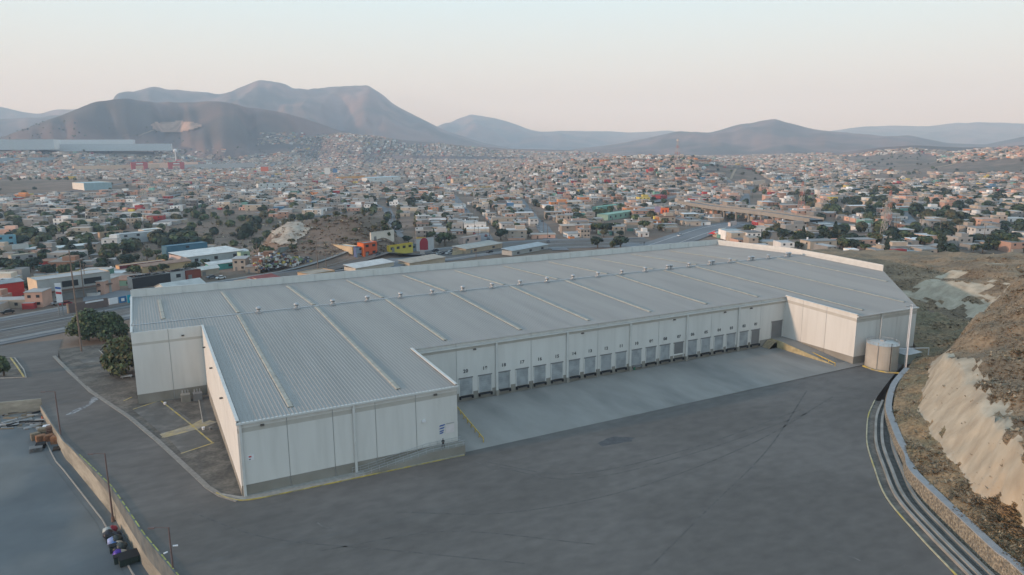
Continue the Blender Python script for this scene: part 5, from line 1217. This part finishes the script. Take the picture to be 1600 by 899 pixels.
# scrub on the dry banks and the hillside
sb = MB()
def tuft(x, y, z, s, col, n_=5):
    for k in range(n_):
        a = random.uniform(0, 6.28); d = Vector((math.cos(a), math.sin(a), 0)); h = s*random.uniform(.6, 1.2); o = Vector((x, y, z-.05))+d*random.uniform(0, s*.5); t = Vector((-d.y, d.x, 0))*s*random.uniform(.2, .45)
        sb.poly([o-t, o+t, o+t*.5+d*s*.9+Vector((0, 0, h*.55)), o-t*.6+d*s*.8+Vector((0, 0, h*.45))], M_LEAF, jit(col, .3))
SC = [(.28, .215, .145), (.25, .19, .125), (.30, .23, .15), (.22, .175, .115), (.13, .12, .075), (.33, .22, .115)]
k = 0; cnt = 0
while cnt < 24000 and k < 80000:
    k += 1; t = random.random()**1.6; px, py = random.uniform(1385, 1640), random.uniform(400, 905)
    a, b_, d = ray(px, py); h = hill_bvh.ray_cast(Vector((0, 0, H)), Vector((a, b_, d)).normalized())
    if not h[0]: continue
    m = hill_M[hill_zone[h[2]]]; p = h[0]
    if m is M_CUT and random.random() < .994: continue
    dist = (p-Vector((0, 0, H))).length; cl = noise.noise(p*.12)
    if cl < -.1 and random.random() < .7: continue
    s = random.uniform(.11, .30)*(2.6 if random.random() < .035 else 1); c = random.choice(SC[:4] if cl < .25 else SC[3:]); tuft(p.x, p.y, p.z, s, c); cnt += 1
for P, n_, sz in ((BARE[0], 1600, 1.1), (BARE[9], 200, .8), (BARE[10], 300, 1.), ([(1385, 418), (1440, 402), (1600, 395), (1600, 400), (1500, 415), (1430, 430)], 500, .9)):
    xs = [p[0] for p in P]; ys = [p[1] for p in P]
    for k in range(n_):
        px, py = random.uniform(min(xs), max(xs)), random.uniform(min(ys), max(ys))
        if not inpoly(px, py, P): continue
        x, y, z = at(px, py); tuft(x, y, z, sz*random.uniform(.6, 1.6), random.choice(SC[1:5]), 4)
tag(sb.build('dry_scrub', vcol=True), 'dry grass tufts and low scrub covering the slopes and banks', 'scrub', kind='stuff')
# pale eroded bank (rock skin lying on the knoll)
b = MB(); P = [(418, 378), (424, 364), (436, 352), (450, 346), (466, 346), (478, 350), (486, 352), (478, 362), (470, 372), (462, 382), (440, 385)]
gx = 26
grid = {}
for i in range(gx+1):
    for j in range(gx+1):
        px, py = 412+80*i/gx, 342+46*j/gx; x, y, z = at(px, py); n_ = float(fbm(x/9, y/9, 3)); grid[i, j] = (x, y, z+.35+n_*2.2, px+n_*18, py+n_*14)
for i in range(gx):
    for j in range(gx):
        if inpoly(grid[i, j][3], grid[i, j][4], P): b.poly([grid[q][:3] for q in ((i, j), (i, j+1), (i+1, j+1), (i+1, j))], mat('eroded bank', (.36, .32, .27), 1, .25, .3, .6))
struct(b, 'eroded_bank')
b = MB(); P = [(455, 392), (470, 345), (560, 335), (602, 345), (600, 380), (590, 392)]
# utility poles along the sloping streets
REG['pole'] = []
for (px0, py0, px1, py1, n_) in ((716, 322, 752, 384, 6), (728, 318, 772, 380, 6), (826, 325, 862, 385, 5), (606, 335, 620, 370, 3), (1300, 345, 1560, 378, 8), (1180, 300, 1172, 320, 2), (300, 345, 380, 352, 3), (30, 330, 180, 320, 5), (900, 330, 1010, 318, 4)):
    for k in range(n_):
        t = (k+.3*random.random())/n_; x, y, z = at(px0+(px1-px0)*t, py0+(py1-py0)*t); o = thing('utility_pole', (x, y, z), None, 'pole', 'utility poles in the town')
        b = MB(); b.tube((x, y, z-.3), (x, y, z+10), .2, .14, M_POLE, 6); part(b, 'shaft', o); b = MB(); b.box(x-1, y-.08, z+9.1, x+1, y+.08, z+9.25, M_POLE); part(b, 'cross_arm', o)
        px, py, _ = proj(x, y, z); REG['pole'].append((o, px, py))
# ------------------------------------------------------------------ scrap heap
x0, y0, z0 = at(455, 419); s = proj(x0, y0, z0)[2]/FPX; b = MB(); r_ = random.Random(5)
HC = [(.45, .41, .35), (.28, .27, .25), (.33, .30, .27), (.22, .08, .06), (.10, .12, .2), (.5, .52, .52), (.12, .10, .09), (.2, .28, .16), (.5, .38, .1), (.6, .58, .56), (.22, .15, .1), (.05, .05, .06)]
for k in range(620):
    t = r_.random(); a = (t-.5)*66*s/.63; d = r_.uniform(0, 9); hmax = 8.5*(1-abs(t-.32)*1.2)*(1-abs(d-4.5)/7)
    h = r_.uniform(0, 1)**.6*max(.8, hmax); q = (x0+EA.x*a-EA.y*d, y0+EA.y*a+EA.x*d, z0+h); an = r_.uniform(0, 3); b.obox(q, (math.cos(an), math.sin(an)), r_.uniform(.5, 2.2), r_.uniform(.4, 1.4), r_.uniform(.3, 1.3), M_H, r_.choice(HC))
tag(b.build('scrap_heap', vcol=True), 'tall heap of mixed colourful scrap by the highway behind the warehouse', 'scrap heap', kind='stuff')
# ------------------------------------------------------------------ lamp posts of the lower yard
M_LP = mat('lamp post paint', (.13, .09, .085), .6, .1, 1.)
def lamp(px, py, h, lab, zb=-3.6, two=True):
    x, y, zb = low(px, py); h += .1; o = thing('lamp_post', (x, y, zb), lab, 'lamp post')
    b = MB(); b.tube((x, y, zb), (x, y, zb+.9), .3, .26, M_RUST, 8); part(b, 'footing', o)
    b = MB(); b.tube((x, y, zb+.9), (x, y, zb+h), .16, .10, M_LP, 8); part(b, 'shaft', o)
    b = MB(); b.tube((x, y, zb+h-.1), (x-1.9, y+.9, zb+h), .06, .05, M_LP, 6); part(b, 'arm', o)
    b = MB(); b.obox((x-2.6, y+.95, zb+h-.12), (.9, -.42), .9, .35, .16, M_LP); part(b, 'lamp_head', o); return o
lamp(98, 702, 12.8, 'dark red lamp post at the far end of the lower yard wall')
lamp(177, 815, 12.6, 'dark red lamp post midway along the lower yard wall')
x, y, LZ = low(277, 950)
l3 = lamp(277, 950, 12.4, 'nearest dark red lamp post, cut by the bottom edge of the photo')
b = MB(); b.obox((x-.9, y-.1, 2.6), (.9, .42), .55, .2, .12, M_LG); part(b, 'bracket', l3); b = MB(); b.obox((x+.25, y-.05, 3.4), (.9, -.3), .7, .2, .14, M_LG); part(b, 'bracket', l3)
# ------------------------------------------------------------------ rubbish and containers in the lower yard
M_DG = mat('dumpster green', (.028, .042, .036), .6, .15, 1.)
def dumpster(x, y, z, ang, lab, L=3.3, W=1.9, h=1.6):
    o = thing('dumpster', (x, y, z), lab, 'dumpster'); o.rotation_euler.z = ang; b = MB()
    v = [(-L/2, -W/2+.15, .15), (L/2, -W/2+.15, .15), (L/2, W/2-.1, .15), (-L/2, W/2-.1, .15), (-L/2, -W/2, h*.8), (L/2, -W/2, h*.8), (L/2, W/2, h), (-L/2, W/2, h)]
    b.fan(v, [(0, 1, 5, 4), (1, 2, 6, 5), (2, 3, 7, 6), (3, 0, 4, 7), (3, 2, 1, 0)], M_DG)
    for x_ in (-L/4, 0, L/4): b.box(x_-.05, -W/2-.03, .3, x_+.05, -W/2+.1, h*.75, M_DG)
    b.build('body', o); b = MB(); b.fan([(-L/2-.05, 0, h*.92), (L/2+.05, 0, h*.92), (L/2+.05, W/2+.05, h+.05), (-L/2-.05, W/2+.05, h+.05)], [(0, 1, 2, 3)], M_BLK)
    b.fan([(-L/2-.05, -W/2-.05, h*.8+.03), (L/2+.05, -W/2-.05, h*.8+.03), (L/2+.05, 0, h*.92), (-L/2-.05, 0, h*.92)], [(0, 1, 2, 3)], M_BLK); b.build('lid', o)
    for sx_ in (-1, 1):
        for sy_ in (-1, 1): b = MB(); b.tube((sx_*(L/2-.3), sy_*(W/2-.35)-.05, .1), (sx_*(L/2-.3), sy_*(W/2-.35)+.05, .1), .1, .1, M_BLK, 8); b.build('wheel', o)
    return o
d_ = math.atan2(-22, 91)
x, y, LZ = low(205, 879); dumpster(x, y, LZ, math.atan2(.15, 1), 'dark green wheeled dumpster nearest the bottom edge beside the cream wall')
def bag(x, y, z, r, c, lab, grp):
    b = MB(); rg = random; vs = []; fs = []; n_, m_ = 9, 6
    for i in range(m_+1):
        ph_ = math.pi*i/m_
        for j in range(n_): a = 2*math.pi*j/n_; k = r*(1+rg.uniform(-.16, .16)); vs.append((k*math.sin(ph_)*math.cos(a), k*math.sin(ph_)*math.sin(a), r*.8+k*.8*math.cos(ph_)))
    for i in range(m_):
        for j in range(n_): fs.append((i*n_+j, (i+1)*n_+j, (i+1)*n_+(j+1) % n_, i*n_+(j+1) % n_))
    b.fan(vs, fs, paint('bag'+str(c), c, rough=.4)); o = b.build('rubbish_bag', smooth=True); o.location = (x, y, z); return tag(o, lab, 'rubbish bag', grp)
BC = [((.38, .42, .42), 'pale grey'), ((.30, .03, .05), 'red'), ((.42, .46, .56), 'light blue'), ((.03, .03, .04), 'black'), ((.30, .36, .60), 'lilac blue'), ((.05, .14, .36), 'bright blue'), ((.40, .36, .30), 'cream'), ((.10, .05, .35), 'purple'), ((.04, .05, .05), 'black green')]
pts = [(170, 829, 0), (176, 827, 1), (171, 836, 3), (175, 838, 2), (182, 836, 3), (176, 845, 4), (183, 843, 8), (180, 850, 5), (187, 848, 6), (183, 857, 3), (190, 855, 8), (185, 864, 7), (191, 862, 6), (187, 871, 8), (194, 868, 3)]
for k, (px, py, ci) in enumerate(pts):
    x, y, LZ = low(px, py+6); col, nm = BC[ci]
    where = ['behind the row of bins', 'farthest up the heap', 'third from the far end', 'in the upper heap', 'against the wall at the upper heap', 'in the middle of the heap', 'against the wall mid heap', 'below the lilac blue one', 'against the wall by the bright blue one', 'left of centre', 'against the wall low in the heap', 'low in the heap near the dumpster', 'touching the wall near the dumpster', 'directly behind the dumpster', 'in the corner of dumpster and wall'][k]
    bag(x, y, LZ, random.uniform(.62, .95), col, '%s rubbish bag %s' % (nm, where), 'rubbish bags heaped along the cream wall')
for px, py, lab in ((173, 846, 'small dark open bin at the far end of the rubbish heap'), (179, 862, 'dark open bin in the middle of the rubbish heap'), (186, 879, 'dark open bin just behind the dumpster')):
    x, y, LZ = low(px, py); o = thing('bin', (x, y, LZ), lab, 'bin'); b = MB(); b.obox((x-.6, y-.5, LZ), (1, .1), 1.2, 1.0, 1.1, M_DG); part(b, 'body', o); b = MB(); b.obox((x-.66, y-.56, LZ+1.1), (1, .1), 1.32, 1.12, .08, M_BLK); part(b, 'rim', o)
M_OR = mat('orange scrap', (.28, .14, .075), .8, .3, 1.5); M_PAL = mat('pallet wood', (.22, .18, .13), .9, .25, 2.)
for px, py, w_, h_, m, lab in ((50, 690, 1.8, 1.5, M_PAL, 'tan crate at the left end of the scrap pile'), (58, 693, 1.9, 1.4, M_OR, 'orange brown crate in front of the scrap pile'), (70, 692, 2.0, 1.3, M_OR, 'orange crate in the middle of the scrap pile'), (79, 695, 2.2, 1.6, M_OR, 'largest orange crate at the right end of the scrap pile'),
                         (60, 684, 1.8, 1.9, M_PAL, 'tan crate behind the orange ones'), (73, 683, 2.2, 2.1, M_RUST, 'rusty crate at the back of the scrap pile'), (66, 679, 2.4, 1.6, M_LG, 'pale crate topping the back of the scrap pile')):
    x, y, LZ = low(px, py); o = thing('crate', (x, y, LZ), lab, 'crate', 'crates of the scrap pile'); a = random.uniform(-.4, .4); e = (math.cos(a), math.sin(a))
    b = MB()
    for k in range(5): b.obox((x, y, LZ+k*h_/5), e, w_, w_*.8, h_/5*.72, m)
    part(b, 'slats', o); b = MB(); b.obox((x+.1, y+.1, LZ+h_*.95), e, w_*.8, w_*.6, .12, m); part(b, 'lid', o)
def pallets(px, py, n_, lab, m, w_=2.2):
    x, y, LZ = low(px, py); o = thing('pallet_stack', (x, y, LZ), lab, 'pallets')
    for k in range(n_):
        b = MB(); a = random.uniform(-.08, .08)
        for j in range(5): b.obox((x+.05*k, y+j*.4, LZ+k*.26+.1), (math.cos(a), math.sin(a)), w_, .28, .05, m)
        for j in range(3): b.obox((x+j*(w_/2-.1), y, LZ+k*.26), (math.cos(a), math.sin(a)), .14, 1.9, .1, m)
        part(b, 'pallet', o)
pallets(46, 709, 4, 'low stack of dark grey pallets in front of the scrap pile', M_DGREY); pallets(55, 703, 4, 'black topped pallet stack nearest the orange crates', M_BLK, 1.8)
pallets(82, 706, 2, 'flat dark planks lying at the foot of the cream wall', mat('dark plank', (.07, .055, .045), .9, .2, 2.), 3.0)
b = MB(); r_ = random.Random(8)
for k in range(70):
    px, py = r_.uniform(-20, 62), r_.uniform(648, 672); q = low(px, py); a = r_.uniform(-.5, .6); b.obox(q, (math.cos(a), math.sin(a)), r_.uniform(.8, 4), r_.uniform(.15, .6), r_.uniform(.08, .4), r_.choice((M_DGREY, M_PAL, M_STEEL, M_BLK)))
tag(b.build('debris'), 'scattered planks, bars and metal scrap below the far wall of the lower yard', 'debris', kind='stuff')
for px, py, lab in ((66, 655, 'orange traffic cone by the corner of the lower yard wall'),):
    x, y, LZ = low(px, py); b = MB(); b.tube((x, y, LZ+.05), (x, y, LZ+.75), .2, .04, paint('cone', (.7, .15, .03)), 10); b.box(x-.28, y-.28, LZ, x+.28, y+.28, LZ+.05, MATS['cone']); tag(b.build('traffic_cone', loc=(x, y, LZ)), lab, 'cone')
# small clutter of the courtyard
for px, py, lab in ((318, 672, 'left pale bucket on the dirt below the footpath'), (329, 672, 'right grey bucket on the dirt below the footpath'), (258, 633, 'small white block by the corner of the upper parking bay')):
    x, y = bpz(px, py); z = site_z(0, y)+.05; b = MB(); b.tube((x, y, z), (x, y, z+.6), .26, .34, M_LG if '329' not in str(px) else M_DGREY, 10); tag(b.build('bucket', loc=(x, y, z)), lab, 'bucket')
x, y = bpz(199, 590); z = site_z(0, y); o = thing('bench', (x, y, z), 'small white concrete bench at the end of the upper bay kerb', 'bench')
b = MB(); b.box(x-1.6, y-.6, z+.4, x+1.2, y+.5, z+.6, M_LG); part(b, 'seat', o)
for dx in (-1.3, .7): b = MB(); b.box(x+dx, y-.5, z, x+dx+.3, y+.4, z+.4, M_KERB); part(b, 'leg', o)
# ------------------------------------------------------------------ the person on the landing
def person(x, y, z, yaw):
    o = thing('person', (x, y, z), 'person in black standing with legs apart on the ramp landing', 'person'); o.rotation_euler.z = yaw; o.scale = (1.06,)*3
    V = dict(pel=(0, 0, .95, .15, .11), waist=(0, 0, 1.1, .135, .10), chest=(0, -.01, 1.33, .17, .12), neck=(0, -.01, 1.50, .055, .055), headb=(0, -.03, 1.58, .075, .085), head=(0, -.03, 1.68, .085, .095), top=(0, -.02, 1.75, .06, .07))
    for s, n_ in ((-1, 'l'), (1, 'r')):
        V['hip'+n_] = (s*.10, 0, .90, .10, .10); V['kn'+n_] = (s*.17, -.03, .49, .065, .065); V['an'+n_] = (s*.22, .0, .10, .045, .05); V['toe'+n_] = (s*.24, -.17, .04, .04, .035)
        V['sh'+n_] = (s*.19, 0, 1.42, .065, .065); V['el'+n_] = (s*.29, .02, 1.17, .048, .048); V['wr'+n_] = (s*.16, -.20, 1.12, .033, .033)
    K = list(V); E_ = [('pel', 'waist'), ('waist', 'chest'), ('chest', 'neck'), ('neck', 'headb'), ('headb', 'head'), ('head', 'top')]
    for n_ in 'lr': E_ += [('pel', 'hip'+n_), ('hip'+n_, 'kn'+n_), ('kn'+n_, 'an'+n_), ('an'+n_, 'toe'+n_), ('chest', 'sh'+n_), ('sh'+n_, 'el'+n_), ('el'+n_, 'wr'+n_)]
    def skin(name, K, V, E_, m, par, lv=1):
        me = bpy.data.meshes.new(name); me.from_pydata([V[k][:3] for k in K], [(K.index(a), K.index(c)) for a, c in E_], []); ob = bpy.data.objects.new(name, me); COL.objects.link(ob); ob.parent = par
        me.materials.append(m); ob.modifiers.new('s', 'SKIN'); sv = me.skin_vertices[0].data
        for i, k in enumerate(K): sv[i].radius = V[k][3:5]
        sv[0].use_root = True; md = ob.modifiers.new('d', 'SUBSURF'); md.levels = lv; md.render_levels = lv; return ob
    blk = paint('black cloth', (.012, .012, .014)); tone = paint('skin tone', (.30, .17, .11))
    body = skin('body', K, V, E_, blk, o, 2)
    bpy.context.view_layer.update(); dg = bpy.context.evaluated_depsgraph_get(); me = bpy.data.meshes.new_from_object(body.evaluated_get(dg)); body.modifiers.clear(); body.data = me
    me.materials.clear(); me.materials.append(blk); me.materials.append(tone)
    for p in me.polygons: p.material_index = 1 if p.center.z > 1.53 else 0; p.use_smooth = True
    b = MB(); vs = []; fs = []
    for i in range(5):
        ph_ = .5*math.pi*i/4*1.15
        for j in range(10): a = 2*math.pi*j/10; vs.append((.1*math.sin(ph_)*math.cos(a), -.01+.115*math.sin(ph_)*math.sin(a), 1.69+.11*math.cos(ph_)))
    for i in range(4):
        for j in range(10): fs.append((i*10+j, (i+1)*10+j, (i+1)*10+(j+1) % 10, i*10+(j+1) % 10))
    b.fan(vs, fs, blk); h = b.build('hair', smooth=True); h.parent = body
    b = MB(); b.tube((0, -.115, 1.655), (0, -.14, 1.635), .012, .018, MATS['skin tone'], 6)
    for s in (-1, 1): b.box(s*.035-.012, -.122, 1.675, s*.035+.012, -.112, 1.688, blk)
    b.box(-.025, -.118, 1.605, .025, -.108, 1.612, M_RED); f = b.build('face'); f.parent = body
    for s in (-1, 1):                                              # hands with five fingers meeting at the belt
        hb = dict(p0=(s*.16, -.20, 1.12, .028, .02), p1=(s*.10, -.25, 1.10, .035, .018)); kk = ['p0', 'p1']; ee = [('p0', 'p1')]
        for q in range(4): hb['f%d' % q] = (s*(.10-.025), -.27+.0*q, 1.125-.018*q, .009, .009); hb['g%d' % q] = (s*(.035), -.262, 1.125-.02*q, .008, .008); kk += ['f%d' % q, 'g%d' % q]; ee += [('p1', 'f%d' % q), ('f%d' % q, 'g%d' % q)]
        hb['t'] = (s*.09, -.235, 1.15, .010, .010); kk.append('t'); ee.append(('p1', 't')); skin('hand', kk, hb, ee, MATS['skin tone'], body, 1)
    return o
px_, py_ = 47.2, 118.7; person(px_, py_, 1.8, R(-15))
# bird on the far parapet
bx, by, bz = 186.5, 237.2, roofz(VB)+2.4
b = MB(); b.tube((bx, by, bz), (bx, by, bz+1.1), .09, .09, M_BLK, 6); b.tube((bx, by, bz+1.1), (bx, by, bz+1.5), .3, .1, M_BLK, 8); part(b, 'antenna', wh)
# ------------------------------------------------------------------ every label singles out one thing
LM = [('the orange corner shop', 577, 392), ('the yellow shop', 622, 390), ('the red arched shop', 660, 385), ('the scrap heap', 455, 408), ('the pale eroded bank', 450, 365), ('the green school', 975, 335), ('the orange billboard', 1038, 330),
      ('the red tents', 1130, 362), ('the turquoise tents', 1158, 362), ('the overpass', 1200, 335), ('the pale power pylon', 1250, 320), ('the short grey street', 1421, 344), ('the red brown pylon', 1386, 335), ('the white blank hall', 120, 292),
      ('the blue shop', 270, 395), ('the left edge', 0, 400), ('the right edge', 1600, 360), ('the warehouse back corner', 1122, 378), ('the warehouse gable', 1300, 400), ('the long sloping street', 740, 350), ('the second sloping street', 845, 350), ('the curving highway', 1060, 368), ('the long white market hall', 590, 285), ('the cream stepped building', 70, 455), ('the green scrub belt', 150, 400), ('the pale blue grey house', 200, 372), ('the steep street by the bank', 615, 350), ('the right skyline field', 1500, 405)]
def rel(px, py):
    n, d = min(((l, ((px-l[1])/1.0)**2+((py-l[2])*2.2)**2) for l in LM), key=lambda q: q[1]); dx, dy = px-n[1], (py-n[2])*2.2
    if n[0] == 'the left edge' or n[0] == 'the right edge': return 'near '+n[0]+(' higher up' if dy < 0 else ' lower down')
    if abs(dx) > 1.2*abs(dy): w = 'left of' if dx < 0 else 'right of'
    else: w = 'above' if dy < 0 else 'below'
    return w+' '+n[0]
ORD = ['leftmost', 'second from left', 'third from left', 'fourth from left', 'fifth from left', 'sixth from left', 'seventh from left', 'eighth from left', 'ninth from left', 'tenth from left', 'eleventh from left', 'twelfth from left', 'thirteenth from left', 'fourteenth from left', 'fifteenth from left', 'sixteenth from left']
def label_all(items):
    g = {}
    for o, px, base in items:
        if len(base.split()) > 12: base = base.replace(' with roof room', '')
        g.setdefault(base, []).append((px, o))
    for base, L in g.items():
        L.sort(key=lambda q: q[0])
        for k, (px, o) in enumerate(L):
            o['label'] = base if len(L) == 1 else base+', '+(ORD[k] if k < 16 else 'rightmost')
it = []
for h in REG['house']:
    if len(h) > 3:
        o, px, py, wn, st, up, tk_ = h; it.append((o, px, '%s %s house%s %s' % (wn, 'two storey' if st == 2 else 'single storey', ' with roof room' if up else '', rel(px, py))))
label_all(it)
label_all([(o, px, '%s%s tree %s' % ('big ' if s > 1.15 else 'little ' if s < .7 else '', TVN[v], rel(px, py))) for o, px, py, v, s in REG['tree']])
label_all([(o, px, '%s car %s' % (CARC[ci][1], rel(px, py))) for o, px, py, ci, lab in REG['car'] if not lab])
label_all([(o, px, 'slim utility pole '+rel(px, py)) for o, px, py in REG['pole']])
